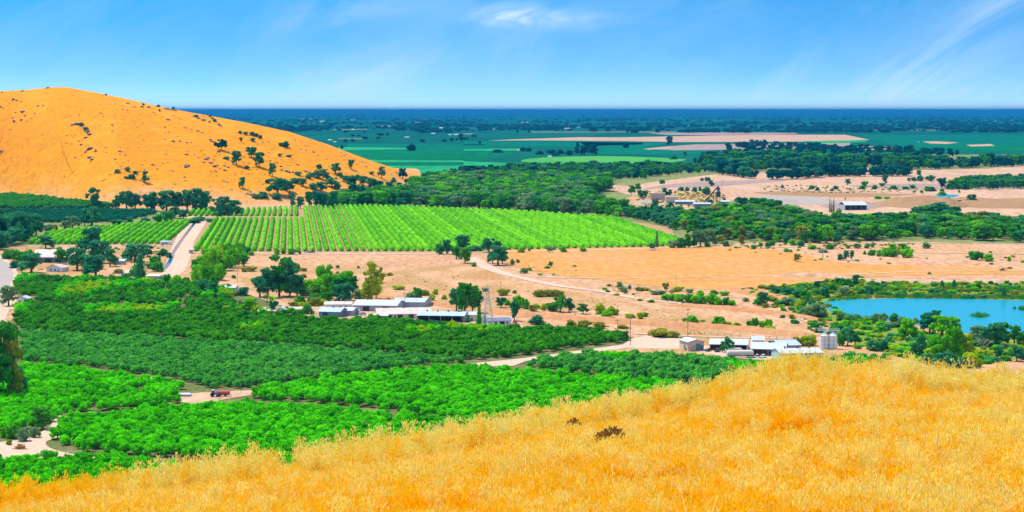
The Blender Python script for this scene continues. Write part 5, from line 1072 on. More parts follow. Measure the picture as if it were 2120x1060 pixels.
mound('spoil_heap', 'brown heap at the right edge above the pale gravel terrace', [(1975, 430), (2130, 412)], 12 * MPP(425), 'spoil')
mound('gravel_heap', 'long grey gravel heap left of the quarry shed', [(1562, 424), (1645, 412)], 8 * MPP(420), 'gravel')
mound('gravel_heap', 'low pale gravel heap behind the cypress trees', [(1640, 424), (1735, 412)], 5 * MPP(420), 'gravel')
mound('gravel_heap', 'low grey heap beside the timber retaining wall', [(1318, 422), (1352, 416)], 6 * MPP(420), 'gravel')
mound('gravel_heap', 'wide pale gravel terrace heap at the right edge', [(1985, 448), (2190, 436)], 6 * MPP(440), 'sand')
def berm(pts, w, h, mat='levee'):
    P = [W(x, y) for x, y in pts]; pp = smooth_poly([(p_.x, p_.y) for p_ in P], False, 10); n = len(pp); vs = []; k = 7
    for i in range(n):
        a = Vector(pp[max(0, i - 1)]); b_ = Vector(pp[min(n - 1, i + 1)]); d = (b_ - a).normalized(); nn = Vector((-d.y, d.x))
        for j in range(k):
            f = j / (k - 1) * 2 - 1; q_ = Vector(pp[i]) + nn * f * w / 2
            hh = h * (1 - abs(f)) ** .8 * (1 + .35 * mnoise.noise(Vector((q_.x * .08, q_.y * .08, 1)))) * min(1, i / 4, (n - 1 - i) / 4)
            vs.append((q_.x, q_.y, hh + .05 if abs(f) < .99 else -.1))
    idx = np.arange(n * k).reshape(n, k); fs = np.stack([idx[:-1, :-1], idx[1:, :-1], idx[1:, 1:], idx[:-1, 1:]], -1).reshape(-1)
    tag(link('levee', np_mesh('levee', vs, 4, fs, [M[mat]], smooth=True)), kind='structure')
berm([(1010, 648), (1120, 656), (1240, 666), (1340, 672), (1480, 680), (1600, 690), (1690, 698)], 16, 2.6)
berm([(780, 612), (900, 630), (1000, 642), (1100, 650)], 12, 1.4)
berm([(1380, 632), (1500, 640), (1620, 652), (1700, 664)], 12, 2.0)
berm([(1500, 598), (1560, 608), (1600, 614), (1640, 622)], 16, 2.4)
berm([(1600, 573), (1700, 572), (1800, 582), (1950, 585), (2150, 583)], 14, 2.0, 'sand')

# ------------------------------------------------------------------ vehicles and yard objects
def car(kind, label, px, py, rot, paint, length=4.6, cat='car'):
    p = W(px, py, .3); t = thing(kind, p, label, cat, None, rot); L = length / 2
    prof = [(-L, .35), (L, .35), (L, .8), (L * .62, .95), (-L * .95, .98), (-L, .8)]
    MB().prism(prof, -.88, .88).build('body', M[paint], t)
    if kind == 'pickup_truck': cab = [(-L * .1, .97), (L * .58, .95), (L * .35, 1.6), (0, 1.65)]
    else: cab = [(-L * .85, .99), (L * .55, .96), (L * .25, 1.5), (-L * .6, 1.52)]
    MB().prism(cab, -.76, .76).build('cabin', M['glass'], t)
    top = [(cab[3][0], cab[3][1] + .01), (cab[2][0], cab[2][1] + .01), (cab[2][0] - .1, cab[2][1] + .09), (cab[3][0] + .1, cab[3][1] + .09)]
    MB().prism(top, -.74, .74).build('roof', M[paint], t)
    for x in (-L * .62, L * .62):
        for y in (-.9, .9):
            wl_ = MB().tube((x, y - .1, .33), (x, y + .1, .33), .33, .33, 12).build('wheel', M['rubber'], t)
            MB().tube((x, y - .115 if y < 0 else y + .105, .33), (x, y - .105 if y < 0 else y + .115, .33), .18, .18, 8).build('rim', M['galv'], wl_)
    for y in (-.6, .6): MB().box(L - .02, L + .03, y - .18, y + .18, .6, .75).build('headlight', M['silo'], t)
    return t
car('parked_car', 'white car parked under the carport roof at right', 1528, 729, R(10), 'car_white')
car('parked_car', 'dark car parked at the tan barn wall', 1466, 727, R(60), 'car_black')
car('pickup_truck', 'dark pickup at the left post of the carport', 1485, 728, R(70), 'car_black', 5.4, 'pickup')
car('parked_car', 'silver car in front of the open tan shed', 1555, 741, R(5), 'car_silver')
car('pickup_truck', 'white pickup in front of the open tan shed', 1566, 741, R(-10), 'car_white', 5.4, 'pickup')
car('parked_car', 'white car parked right of the mint walled building corner', 1580, 740, R(80), 'car_white')
car('parked_car', 'bright blue car in front of the wide open machine shed', 905, 670, R(4), 'car_blue')
car('pickup_truck', 'long blue pickup in front of the dark shed bays', 895, 671, R(8), 'car_blue', 6, 'pickup')
car('parked_car', 'black car left of the blue pickup by the machine shed', 874, 668, R(75), 'car_black')
car('parked_car', 'yellow vehicle parked at the long rusty roofed shed', 828, 667, R(3), 'car_yellow')
car('parked_car', 'white car beside the yellow one at the rusty roofed shed', 838, 667, R(8), 'car_white')
car('parked_car', 'teal car between the farm sheds', 852, 668, R(70), 'car_teal')
car('parked_car', 'red car right of the small house under the steel tower', 1066, 668, R(80), 'car_red')
M['blossom'] = leaf_mat('magenta_blossom', (.50, .06, .18), (.80, .16, .34))
tree(1018, 679, 9, 17, 'b', 'blossom', 'reddish pink flowering bush in front of the small house')
tree(1032, 678, 8, 12, 'b', 'blossom', 'pink flowering bush right of the reddish pink one by the small house')
car('parked_car', 'silver car below the barns at the shed mouth', 752, 652, R(30), 'car_silver')
car('parked_car', 'silver car parked near the pale blue roofed house', 484, 604, R(5), 'car_silver')
car('parked_car', 'blue car parked beside the pointed tree at left', 250, 566, R(5), 'car_blue')
car('parked_car', 'white car parked on the roadside at the left edge', 40, 561, R(10), 'car_white')
car('pickup_truck', 'dark blue pickup at the bottom edge of the striped orchard', 637, 523.5, R(3), 'car_blue', 6, 'pickup')
car('parked_car', 'second dark car at the bottom edge of the striped orchard', 647, 523.5, R(2), 'car_black', 5)
car('parked_car', 'black car under the first lime rows by the orchard road', 616, 523, R(2), 'car_black', 5)
# tank trailer
p = W(1532, 741, .2); t = thing('tank_trailer', p, 'beige rounded tank trailer in front of the right farmstead', 'trailer', None, R(8))
tk = MB().tube((-6, 0, 2.4), (6, 0, 2.4), 1.5, 1.5, 16).tube((-6.6, 0, 2.4), (-6, 0, 2.4), 1.0, 1.5, 16).tube((6, 0, 2.4), (6.6, 0, 2.4), 1.5, 1.0, 16).build('tank', M['beige'], t)
MB().box(-6.2, 6.2, -1.0, 1.0, .75, .95).build('frame', M['galv'], t)
for x in (-4.5, -3.2, 4.2):
    for y in (-1.1, 1.1): MB().tube((x, y - .15, .5), (x, y + .15, .5), .5, .5, 12).build('wheel', M['rubber'], t)
for dx, lab in ((0, 'beige canvas covered trailer behind the tank trailer'),):
    p = W(1520, 736, .2); t = thing('box_trailer', p, lab, 'trailer', None, R(12))
    MB().prism([(-4, .9), (4, .9), (4.2, 2.8), (3.4, 3.6), (-3.4, 3.7), (-4.2, 2.9)], -1.4, 1.4).build('cover', M['beige'], t)
    for x in (-2.5, 2.5):
        for y in (-1.2, 1.2): MB().tube((x, y - .15, .5), (x, y + .15, .5), .5, .5, 12).build('wheel', M['rubber'], t)
# tractor and red tank in the near yard
p = W(443, 821, .3); t = thing('tractor', p, 'small blue tractor standing in the pale yard between the bright groves', 'tractor', None, R(8))
MB().prism([(-1.0, .7), (1.9, .7), (1.9, 1.5), (.4, 1.7), (-1.0, 1.5)], -.45, .45).build('body', M['car_blue'], t)
MB().prism([(-1.0, 1.52), (.35, 1.72), (.2, 2.7), (-.9, 2.7)], -.6, .6).build('cab', M['glass'], t)
MB().box(-1.0, .3, -.7, .7, 2.71, 2.8).build('roof', M['car_white'], t)
for x, r in ((-.7, .85), (1.4, .5)):
    for y in (-.85, .85): MB().tube((x, y - .2, r), (x, y + .2, r), r, r, 14).build('wheel', M['rubber'], t)
for dx, paint, lab in ((455, 'car_red', 'faded red spray tank trailer behind the blue tractor'), (467, 'car_red', 'second red spray tank at the right end of the pale yard')):
    p = W(dx, 820, .3); t = thing('spray_tank', p, lab, 'tank trailer', None, R(4))
    MB().tube((-1.6, 0, 1.5), (1.6, 0, 1.5), .85, .85, 16).tube((-1.9, 0, 1.5), (-1.6, 0, 1.5), .5, .85, 16).tube((1.6, 0, 1.5), (1.9, 0, 1.5), .85, .5, 16).build('tank', M[paint], t)
    MB().box(-1.9, 2.6, -.5, .5, .5, .62).build('frame', M['steel_dark'], t)
    for y in (-.9, .9): MB().tube((0, y - .15, .5), (0, y + .15, .5), .5, .5, 12).build('wheel', M['rubber'], t)
B('polytunnel', 'long low pale sheeted bin beside the pale yard', 'shed', 382, 822, 24, .9, .5, 3, R(2), 'grey_wall', 'white_roof', 'gable', 'x', over=.05)
# woodpiles in the clearing
def pile(name, label, px, py, wpx, h, mat, cat):
    p = W(px, py, .24); mpp = MPP(py); w = wpx * mpp; t = thing(name, p, label, cat); k = 34
    for j in range(3):
        mb = MB()
        for i in range(k // 3):
            x = random.gauss(0, w / 5); y = random.gauss(0, w / 7); z = random.uniform(0, h * max(.15, 1 - abs(x) / (w * .5)))
            a = random.uniform(-.6, .6) if random.random() < .6 else random.uniform(0, 6); l = random.uniform(.5, 1.3)
            mb.tube((x - math.cos(a) * l, y - math.sin(a) * l * .5, z), (x + math.cos(a) * l, y + math.sin(a) * l * .5, z + random.uniform(-.2, .3)), random.uniform(.1, .22), None, 6)
        mb.build('log_layer', M[mat], t)
pile('brush_pile', 'rounded brown brush pile in the pale clearing at lower left', 42, 929, 26, 1.6, 'clod', 'brush pile')
pile('rubble_pile', 'low flat pile of dark debris right of the brush pile', 80, 944, 34, .8, 'rock', 'debris')
pile('dead_wood', 'dead fallen wood at the bottom edge of the striped orchard', 1352, 518.5, 26, 1.6, 'palebark', 'dead wood')
pile('dead_wood', 'dark dead wood lying on the dry flat at far right', 2076, 560, 16, 2, 'bark', 'dead wood')
pile('dead_wood', 'second scatter of dead wood right of the dark one at far right', 2090, 556, 14, 1.4, 'bark', 'dead wood')
# fences: posts with wires
def fence(label, pts, n, h=1.6):
    P = [W(x, y) for x, y in pts]; pp = smooth_poly([(p_.x, p_.y) for p_ in P], False, 12)
    o0 = Vector((pp[0][0], pp[0][1], 0)); t = thing('wire_fence', o0, label, 'fence'); prev = None
    wr = MB()
    for i in range(n):
        q_ = pp[int(i / (n - 1) * (len(pp) - 1))]; v = Vector((q_[0], q_[1], 0)) - o0
        MB().box(v.x - .1, v.x + .1, v.y - .1, v.y + .1, 0, h).build('post', M['polewood'], t)
        if prev is not None:
            for z in (.5, 1.0, 1.4): wr.tube(prev + Vector((0, 0, z)), v + Vector((0, 0, z)), .02, .02, 4)
        prev = v
    wr.build('wire', M['galv'], t)
fence('wire fence with wooden posts along the lower end of the dirt track', [(1620, 651), (1650, 660), (1690, 671)], 14)
fence('wire fence behind the right farmstead', [(1430, 690), (1500, 696), (1600, 702), (1680, 706)], 18)
fence('short row of fence posts beside the curving dirt track', [(1225, 610), (1240, 611), (1252, 612)], 6)
fence('old fence by the bushes below the golden field', [(1268, 597), (1330, 601), (1400, 603), (1430, 604)], 20)
fence('row of fence posts at the right end of the dry flat', [(2070, 540), (2090, 541), (2118, 542)], 10)

# reeds in and round the lake
rv = []
for k in range(3):
    r2 = np.random.RandomState(50 + k); n = 70; x = r2.normal(0, .8, n); y = r2.normal(0, .8, n); h = r2.uniform(.8, 2.0, n); a = r2.uniform(0, 3.14, n); w = r2.uniform(.05, .1, n)
    lx = r2.normal(0, .25, n); V = np.stack([np.stack([x - np.cos(a) * w, y - np.sin(a) * w, 0 * x], 1), np.stack([x + np.cos(a) * w, y + np.sin(a) * w, 0 * x], 1), np.stack([x + lx, y, h], 1)], 1).reshape(-1, 3)
    rv.append(np_mesh('reed_tuft', V, 3, np.arange(3 * n), [M['leafO' if k == 0 else 'leafM']]))
rcol = variants('reed_tuft', rv); pts = []
for poly, d_ in (([(1760, 617), (1900, 612), (2140, 614), (2240, 618), (2240, 623), (2060, 620), (1900, 618.5)], .8), ([(1780, 600), (1900, 596), (2200, 598), (2200, 606), (1900, 604)], .35), ([(2008, 656), (2030, 652), (2048, 655), (2030, 659)], 1), ([(1705, 625), (1760, 616), (1800, 614), (1800, 619), (1730, 623)], .7), ([(2095, 640), (2160, 636), (2160, 650)], .8), ([(1735, 652), (1800, 660), (1800, 670), (1740, 664)], .6)):
    pts += [(a[0], a[1], .05) for a in fill(poly, 2.6, d_)]
scatter('reeds', pts, [(0, 0, random.uniform(0, 6.28)) for _ in pts], [(1, 1, random.uniform(.8, 1.7)) for _ in pts], [random.randrange(3) for _ in pts], rcol, 'green and tan reeds lining the banks of the blue lake', 'reeds')
# low weeds over the marsh and dry ground
wv = tinted(CR['b'][:2], M['leafO']) + tinted(CR['b'][:2], M['leafY']) + tinted(CR['b'][:2], M['leafM']) + tinted(CR['b'][:2], M['leafB']) + tinted(CR['b'][2:], M['leafD'])
wcol2 = variants('weed', wv); pts = []; sc2 = []; vi2 = []
for poly, sp, d_, hr, vv in (([(1740, 660), (1850, 672), (2000, 700), (2120, 705), (2120, 745), (1960, 765), (1850, 740), (1750, 705)], 6, .75, (1.0, 4.2), (2, 10)), ([(1600, 600), (1700, 585), (1780, 578), (1900, 588), (2140, 588), (2140, 612), (1780, 612), (1700, 618), (1640, 640)], 6, .7, (1.0, 3.6), (0, 10)), ([(1540, 600), (1640, 590), (1740, 640), (1740, 700), (1690, 690), (1600, 650)], 7, .5, (1, 4), (0, 10)), ([(1480, 516), (1900, 520), (2140, 524), (2140, 556), (1900, 550), (1660, 540)], 14, .14, (.6, 2.8), (0, 10)), ([(1240, 588), (1380, 600), (1540, 640), (1400, 636), (1250, 612)], 8, .3, (.6, 2.4), (0, 10)),
                             ([(1050, 545), (1200, 560), (1200, 572), (1080, 572)], 7, .35, (.4, 1.0), (0, 4)), ([(620, 560), (960, 570), (1000, 640), (760, 630), (620, 600)], 9, .25, (.3, .9), (0, 4)), ([(1100, 600), (1330, 640), (1680, 680), (1400, 700), (1000, 640)], 8, .35, (.3, .9), (0, 4)),
                             ([(1320, 396), (1500, 400), (1500, 430), (1320, 430)], 9, .5, (.8, 2.6), (0, 4)), ([(1580, 385), (1900, 385), (1900, 400), (1580, 400)], 11, .4, (.8, 2.4), (0, 6)), ([(1480, 498), (1900, 500), (1900, 516), (1500, 516)], 9, .35, (.8, 2.4), (0, 6)), ([(40, 508), (350, 506), (350, 560), (60, 560)], 9, .35, (.5, 2), (2, 6))):
    for a in fill(poly, sp, d_):
        pts.append((a[0], a[1], 0)); h = random.uniform(*hr); w = h * random.uniform(1.5, 3); sc2.append((w, w, h)); vi2.append(random.randrange(*vv))
scatter('ground_cover', pts, [(0, 0, random.uniform(0, 6.28)) for _ in pts], sc2, vi2, wcol2, 'scattered low weeds and scrub on the valley floor', 'ground cover')
# scrub specks on the golden hill
pts = []; sc2 = []; vi2 = []
wcol3 = variants('dry_scrub', tinted(CR['b'][:2], M['rock']) + tinted(CR['b'][2:4], M['clod']))
for k in range(3600):
    px = random.uniform(-50, 860); py = random.uniform(185, 425)
    if py < interp(SIL, px) + 3 or py > interp(FOOT, px) - 2: continue
    dn = mnoise.noise(Vector((px * .012, py * .03, 4))) + (px - 420) / 900
    if dn < .12 and random.random() > .22: continue
    p = hill_pt(px, py); pts.append((p.x, p.y, p.z - .2)); h = random.uniform(.4, 1.1); w = h * random.uniform(2, 4); sc2.append((w, w, h)); vi2.append(random.randrange(4))
for k in range(46):                           # a dry gully line with scrub
    f = k / 45; px = 128 + 26 * f ** 1.5 + random.uniform(-1.2, 1.2) + (20 * max(0, f - .8)); py = 292 + 75 * f; p = hill_pt(px, py); pts.append((p.x, p.y, p.z - .2)); sc2.append((2.4, 2.4, .8)); vi2.append(3)
scatter('dry_scrub', pts, [(0, 0, random.uniform(0, 6.28)) for _ in pts], sc2, vi2, wcol3, 'small dark specks of dry scrub and stones over the golden hill', 'scrub')

# ------------------------------------------------------------------ foreground dry grass
def grassmat(name, cols, trans=.5, noise_scale=.3):
    m, nt, b, o = newmat(name)
    g = nt.nodes.new('ShaderNodeNewGeometry')
    f = mth(nt, 'ADD', mth(nt, 'MULTIPLY', g.outputs['Random Per Island'], .55), mth(nt, 'MULTIPLY', mth(nt, 'SUBTRACT', noise(nt, noise_scale, 5, .65), .28), .95), clamp=True)
    c_ = ramp(nt, f, cols, [i / (len(cols) - 1) for i in range(len(cols))])
    nt.links.new(c_, b.inputs['Base Color']); b.inputs['Roughness'].default_value = .8; b.inputs['Specular IOR Level'].default_value = .0
    t = nt.nodes.new('ShaderNodeBsdfTranslucent'); nt.links.new(c_, t.inputs[0]); mx = nt.nodes.new('ShaderNodeMixShader'); mx.inputs[0].default_value = trans
    nt.links.new(b.outputs[0], mx.inputs[1]); nt.links.new(t.outputs[0], mx.inputs[2]); nt.links.new(mx.outputs[0], o.inputs[0]); return m
M['gblade'] = grassmat('dry_grass_blade', [(.88, .33, .0), (.96, .47, .0), (.96, .56, .0), (.97, .66, .0)])
M['ghead'] = grassmat('oat_seed_head', [(.99, .52, .0), (.99, .64, .01), (.99, .80, .22)], .3)
M['gpale'] = grassmat('pale_oat_head', [(.97, .68, .04), (.98, .82, .20), (.99, .93, .58)], .3)
M['gamber'] = grassmat('amber_grass_blade', [(.80, .27, .0), (.95, .40, .0), (.98, .48, .0)])
M['gred'] = grassmat('rusty_grass_blade', [(.60, .16, .0), (.84, .28, .0), (.92, .36, .002)])
M['ggreen'] = grassmat('greenish_oat', [(.30, .34, .0), (.62, .52, .01), (.85, .62, .04)], .3)
def tuft(seed, nb, hb, rad, stalks, hs, bw=.011, head=1.0, mats=('gblade', 'ghead'), sl=.3):
    r2 = np.random.RandomState(seed); V = []; F = []; MI = []
    def tri(a, b_, c_, m_): i = len(V); V.extend([a, b_, c_]); F.append((i, i + 1, i + 2)); MI.append(m_)
    def quad(a, b_, c_, d_, m_): i = len(V); V.extend([a, b_, c_, d_]); F.append((i, i + 1, i + 2, i + 3)); MI.append(m_)
    for _ in range(nb):
        a = r2.uniform(0, 6.28); r = rad * math.sqrt(r2.rand()); x, y = r * math.cos(a), r * math.sin(a); h = hb * r2.uniform(.5, 1.1); la = r2.uniform(0, 6.28); le = h * r2.uniform(.15, 1.1)
        b_ = r2.uniform(0, 3.14); dx, dy = math.cos(b_) * bw, math.sin(b_) * bw; mx, my = x + math.cos(la) * le * .35, y + math.sin(la) * le * .35
        i = len(V); V.extend([(x - dx, y - dy, 0), (x + dx, y + dy, 0), (mx + dx * .8, my + dy * .8, h * .6), (mx - dx * .8, my - dy * .8, h * .6), (x + math.cos(la) * le, y + math.sin(la) * le, h)])
        F.append((i, i + 1, i + 2, i + 3)); MI.append(0); F.append((i + 3, i + 2, i + 4)); MI.append(0)
    for _ in range(stalks):
        a = r2.uniform(0, 6.28); r = rad * math.sqrt(r2.rand()); x, y = r * math.cos(a), r * math.sin(a); h = hs * r2.uniform(.7, 1.15); la = r2.uniform(0, 6.28); le = h * r2.uniform(.05, sl)
        tx, ty = x + math.cos(la) * le, y + math.sin(la) * le; b_ = r2.uniform(0, 3.14); dx, dy = math.cos(b_) * bw * .4, math.sin(b_) * bw * .4
        i = len(V); V.extend([(x - dx, y - dy, 0), (x + dx, y + dy, 0), (tx + dx * .5, ty + dy * .5, h), (tx - dx * .5, ty - dy * .5, h)]); F.append((i, i + 1, i + 2, i + 3)); MI.append(0)
        for k in range(int(r2.uniform(7, 13) * head)):
            f = r2.uniform(.62, 1.03); px, py, pz = x + (tx - x) * f, y + (ty - y) * f, h * f; sp = .085 * (1.25 - f) + .02; px += r2.normal() * sp; py += r2.normal() * sp; pz -= r2.uniform(0, .04)
            l = r2.uniform(.016, .036); w = l * .5; c_ = r2.uniform(0, 6.28); cx, cy = math.cos(c_) * w, math.sin(c_) * w; ox, oy = r2.normal() * .01, r2.normal() * .01
            quad((px, py, pz + l), (px + cx, py + cy, pz), (px + ox, py + oy, pz - l * 1.2), (px - cx, py - cy, pz), 1)
    me = bpy.data.meshes.new('grass_tuft'); me.from_pydata([tuple(map(float, v)) for v in V], [], F)
    me.materials.append(M[mats[0]]); me.materials.append(M[mats[1]]); me.polygons.foreach_set('material_index', np.array(MI, dtype=np.int32)); me.update(); return me
tv = [tuft(s_, 58, .38, .24, 2, .5, bw=.015) for s_ in range(4)]                       # 0-3 common
tv += [tuft(10 + s_, 44, .38, .2, 12, .56, bw=.014, head=1.5, mats=('gblade', 'gpale')) for s_ in range(3)]       # 4-6 heavy with pale heads
tv += [tuft(20 + s_, 52, .38, .22, 2, .5, bw=.014, mats=('gred', 'ghead')) for s_ in range(2)]   # 7-8 rusty
tv += [tuft(30 + s_, 22, .5, .16, 11, .98, bw=.011, head=2.6, mats=('ggreen', 'gpale')) for s_ in range(3)]   # 9-11 tall oats at the crest
tv += [tuft(40 + s_, 22, .5, .16, 11, .9, bw=.011, head=2.6, mats=('gblade', 'ghead')) for s_ in range(2)]   # 12-13
tv += [tuft(50 + s_, 10, .4, .25, 12, .5, bw=.014, head=.9, mats=('gpale', 'gpale'), sl=2.0) for s_ in range(2)]   # 14-15 lodged pale strands
tv += [tuft(60 + s_, 60, .34, .24, 0, .5, bw=.014, mats=('gamber', 'ghead')) for s_ in range(2)]   # 16-17 deep amber
tcol = variants('grass_tuft', tv)
pts = []; rt = []; sc2 = []; vi2 = []
area = 0
for k in range(64000):
    y = 22 + 66 * math.sqrt(random.random()) ; x = random.uniform(-.36, .36) * y
    z, dc = fg(x, y)
    if y > dc + 7 or (dc == 0 and y > 30): continue
    u = 1060 + F0 * x / (y * CP + 9 * SP)
    pale = mnoise.noise(Vector((x * .22, y * .13, 1))) + .5 * mnoise.noise(Vector((x * .8, y * .5, 2))); red = mnoise.noise(Vector((x * .3, y * .2, 8)))
    near_crest = (dc - y) < 9 + (4 if u < 900 else 0)
    if near_crest: pale += .34
    if u > 1850: pale += .22
    py_ = proj(x, y, z)[1]
    if py_ > 980 and u > 1000: red += .18
    s_ = random.uniform(.75, 1.25)
    if dc and y > dc - 3.5 and random.random() < .3 and mnoise.noise(Vector((x * .35, 0, 3))) > -.25: v = random.choice((9, 10, 11, 12, 13)) if u > 200 else 12; s_ *= random.choice((.75, .85, 1.0, 1.1))
    elif random.random() < .03 + .22 * max(0, mnoise.noise(Vector((x * .45, y * .3, 12)))): v = random.choice((14, 15))
    elif random.random() < .5 * max(0, mnoise.noise(Vector((x * .3, y * .16, 21))) + .12) * 2: v = random.choice((16, 17))
    elif random.random() < .07 + .26 * max(0, pale): v = random.randrange(4, 7)
    elif red > .44 and random.random() < .7: v = random.randrange(7, 9)
    else: v = random.randrange(4)
    pts.append((x, y, z - .02)); rt.append((random.gauss(0, .13), random.gauss(0, .13), random.uniform(0, 6.28))); sc2.append((s_, s_, s_ * random.uniform(.8, 1.15))); vi2.append(v)
print('tufts', len(pts))
scatter('dry_grass', pts, rt, sc2, vi2, tcol, 'golden dry wild oat grass covering the foreground hill', 'dry grass')
# dark weed clumps in the grass
def fgpt(px, py):
    for y in np.arange(30, 90, .15):
        x = (px - 1060) / F0 * (y * CP + 9 * SP); z, dc = fg(x, y)
        if proj(x, y, z)[1] <= py: return Vector((x, y, z))
    return Vector((x, y, z))
def clump(label, px, py, wpx, hpx):
    p = fgpt(px, py); mpp = p.y / F0; w = wpx * mpp; h = hpx * mpp; t = thing('weed_clump', p, label, 'weed clump')
    n = int(700 * max(.6, w)); V = []; F = []
    for i in range(n):
        x = random.uniform(-.5, .5) * w; y = random.gauss(0, .12); b_ = random.uniform(.25, .44 + h * .75 * (1 - (2 * x / w) ** 2 * .6)); a = random.uniform(0, 6.28); l = random.uniform(.06, .18); s_ = .018
        d = Vector((math.cos(a) * l, random.uniform(-.05, .05), math.sin(a) * l * .7)); c_ = Vector((x, y, b_)); sd = Vector((-d.z, 0, d.x)).normalized() * s_
        k = len(V); V += [tuple(c_ - d - sd), tuple(c_ - d + sd), tuple(c_ + d + sd), tuple(c_ + d - sd)]; F.append((k, k + 1, k + 2, k + 3))
    me = bpy.data.meshes.new('foliage'); me.from_pydata(V, [], F); me.materials.append(M['clod']); link('foliage', me, t)
    st = MB()
    for i in range(9): x = random.uniform(-.4, .4) * w; st.tube((x, 0, 0), (x + random.uniform(-.1, .1), random.uniform(-.1, .1), .25 + h * .7), .01, .006, 4)
    st.build('stem', M['clod2'], t)
clump('largest dark brown dried weed clump in the middle of the golden grass', 1268, 946, 62, 34)
clump('small dark brown weed clump left of the largest one', 1188, 914, 20, 24)
clump('faint brown weed clump just above the largest one', 1270, 884, 24, 16)

# ------------------------------------------------------------------ labels for the many trees and rocks
SZ = lambda h, kind: ('small ' if h < 12 else '' if h < 24 else 'large ')
grp_ = {}
for t, px, py, h, kind, col in PENDING:
    if kind == 'r': base = ('larger ' if h >= 4 else 'small ') + 'grey purple boulder ' + region(px, py)
    elif kind == 'h': base = 'tiny white roofed farm building far off ' + ('on the left plain' if px < 860 else 'on the middle plain' if px < 1300 else 'on the right plain')
    else: base = SZ(h, kind) + COLW[col] + ' ' + KINDW[kind][1] + ' ' + region(px, py)
    grp_.setdefault(base, []).append((px, py, t))
for base, l_ in grp_.items():
    l_.sort(key=lambda a: a[0]); n = len(l_)
    for k, (px, py, t) in enumerate(l_):
        if n == 1: t['label'] = base
        elif n == 2: t['label'] = base + (', the left one' if k == 0 else ', the right one')
        elif n <= 60: t['label'] = base + ', ' + ('leftmost' if k == 0 else 'rightmost' if k == n - 1 else ordw(k + 1) + ' from left')
        else: t['label'] = base
        if n > 1: t['group'] = base

# ------------------------------------------------------------------ air
mb = MB().box(-205000, 205000, -800, 202000, -3.0, 172)
hz = mb.build('haze', M['galv']); hz.data.materials.clear()
m = bpy.data.materials.new('haze_air'); m.use_nodes = True; nt = m.node_tree; nt.nodes.clear()
o = nt.nodes.new('ShaderNodeOutputMaterial'); v = nt.nodes.new('ShaderNodeVolumePrincipled'); nt.links.new(v.outputs[0], o.inputs['Volume'])
v.inputs['Color'].default_value = (.02, .26, .58, 1); v.inputs['Density'].default_value = 3.6e-5; v.inputs['Anisotropy'].default_value = 0.0
hz.data.materials.append(m); hz.display_type = 'WIRE'
tag(hz, 'pale blue haze filling the air over the plain', 'haze', kind='stuff')

# ------------------------------------------------------------------ sky
SUN_EL, SUN_AZ = R(60), R(-52)               # azimuth from +Y, clockwise positive
w = bpy.data.worlds.new('World'); scene.world = w; w.use_nodes = True; nt = w.node_tree; nt.nodes.clear()
out = nt.nodes.new('ShaderNodeOutputWorld'); bg = nt.nodes.new('ShaderNodeBackground'); nt.links.new(bg.outputs[0], out.inputs[0])
tc = nt.nodes.new('ShaderNodeTexCoord'); sx = nt.nodes.new('ShaderNodeSeparateXYZ'); nt.links.new(tc.outputs['Generated'], sx.inputs[0])
cx = nt.nodes.new('ShaderNodeCombineXYZ'); nt.links.new(sx.outputs[0], cx.inputs[0]); nt.links.new(sx.outputs[1], cx.inputs[1])
nt.links.new(mth(nt, 'ADD', mth(nt, 'MULTIPLY', mth(nt, 'MAXIMUM', sx.outputs[2], 0), 9.0), .08), cx.inputs[2])
vn = nt.nodes.new('ShaderNodeVectorMath'); vn.operation = 'NORMALIZE'; nt.links.new(cx.outputs[0], vn.inputs[0])
sky = nt.nodes.new('ShaderNodeTexSky'); sky.sky_type = 'NISHITA'; sky.sun_disc = False; sky.sun_elevation = SUN_EL; sky.sun_rotation = SUN_AZ; sky.altitude = 200; sky.air_density = 1.0; sky.dust_density = .4; sky.ozone_density = 1.5
nt.links.new(vn.outputs[0], sky.inputs[0])
hs = nt.nodes.new('ShaderNodeHueSaturation'); hs.inputs['Saturation'].default_value = 1.25; nt.links.new(sky.outputs[0], hs.inputs['Color'])
el_ = mth(nt, 'DIVIDE', sx.outputs[2], .06, clamp=True)
tint = ramp(nt, mth(nt, 'POWER', el_, .75), [(1.08, 1.06, 1.06), (.76, 1.08, 1.12), (.26, 1.10, 1.14)], [0, .4, 1.0])
skyc = mixc(nt, 1.0, hs.outputs[0], tint, 'MULTIPLY')
# cirrus laid out by compass direction (k = tangent of azimuth, e = tangent of elevation)
yy = mth(nt, 'MAXIMUM', sx.outputs[1], .05)
K = mth(nt, 'DIVIDE', sx.outputs[0], yy); E = mth(nt, 'DIVIDE', sx.outputs[2], yy)
def streaks(ang, sa, sc, detail=6, off=0.0, dist=.4):
    a = R(ang); u_ = mth(nt, 'ADD', mth(nt, 'MULTIPLY', K, math.cos(a)), mth(nt, 'MULTIPLY', E, math.sin(a)))
    v_ = mth(nt, 'SUBTRACT', mth(nt, 'MULTIPLY', E, math.cos(a)), mth(nt, 'MULTIPLY', K, math.sin(a)))
    c_ = nt.nodes.new('ShaderNodeCombineXYZ'); nt.links.new(mth(nt, 'MULTIPLY', u_, sa), c_.inputs[0]); nt.links.new(mth(nt, 'MULTIPLY', v_, sc), c_.inputs[1]); c_.inputs[2].default_value = off
    n = nt.nodes.new('ShaderNodeTexNoise'); n.inputs['Scale'].default_value = 1; n.inputs['Detail'].default_value = detail; n.inputs['Roughness'].default_value = .6; n.inputs['Distortion'].default_value = dist
    nt.links.new(c_.outputs[0], n.inputs['Vector']); return n.outputs['Fac']
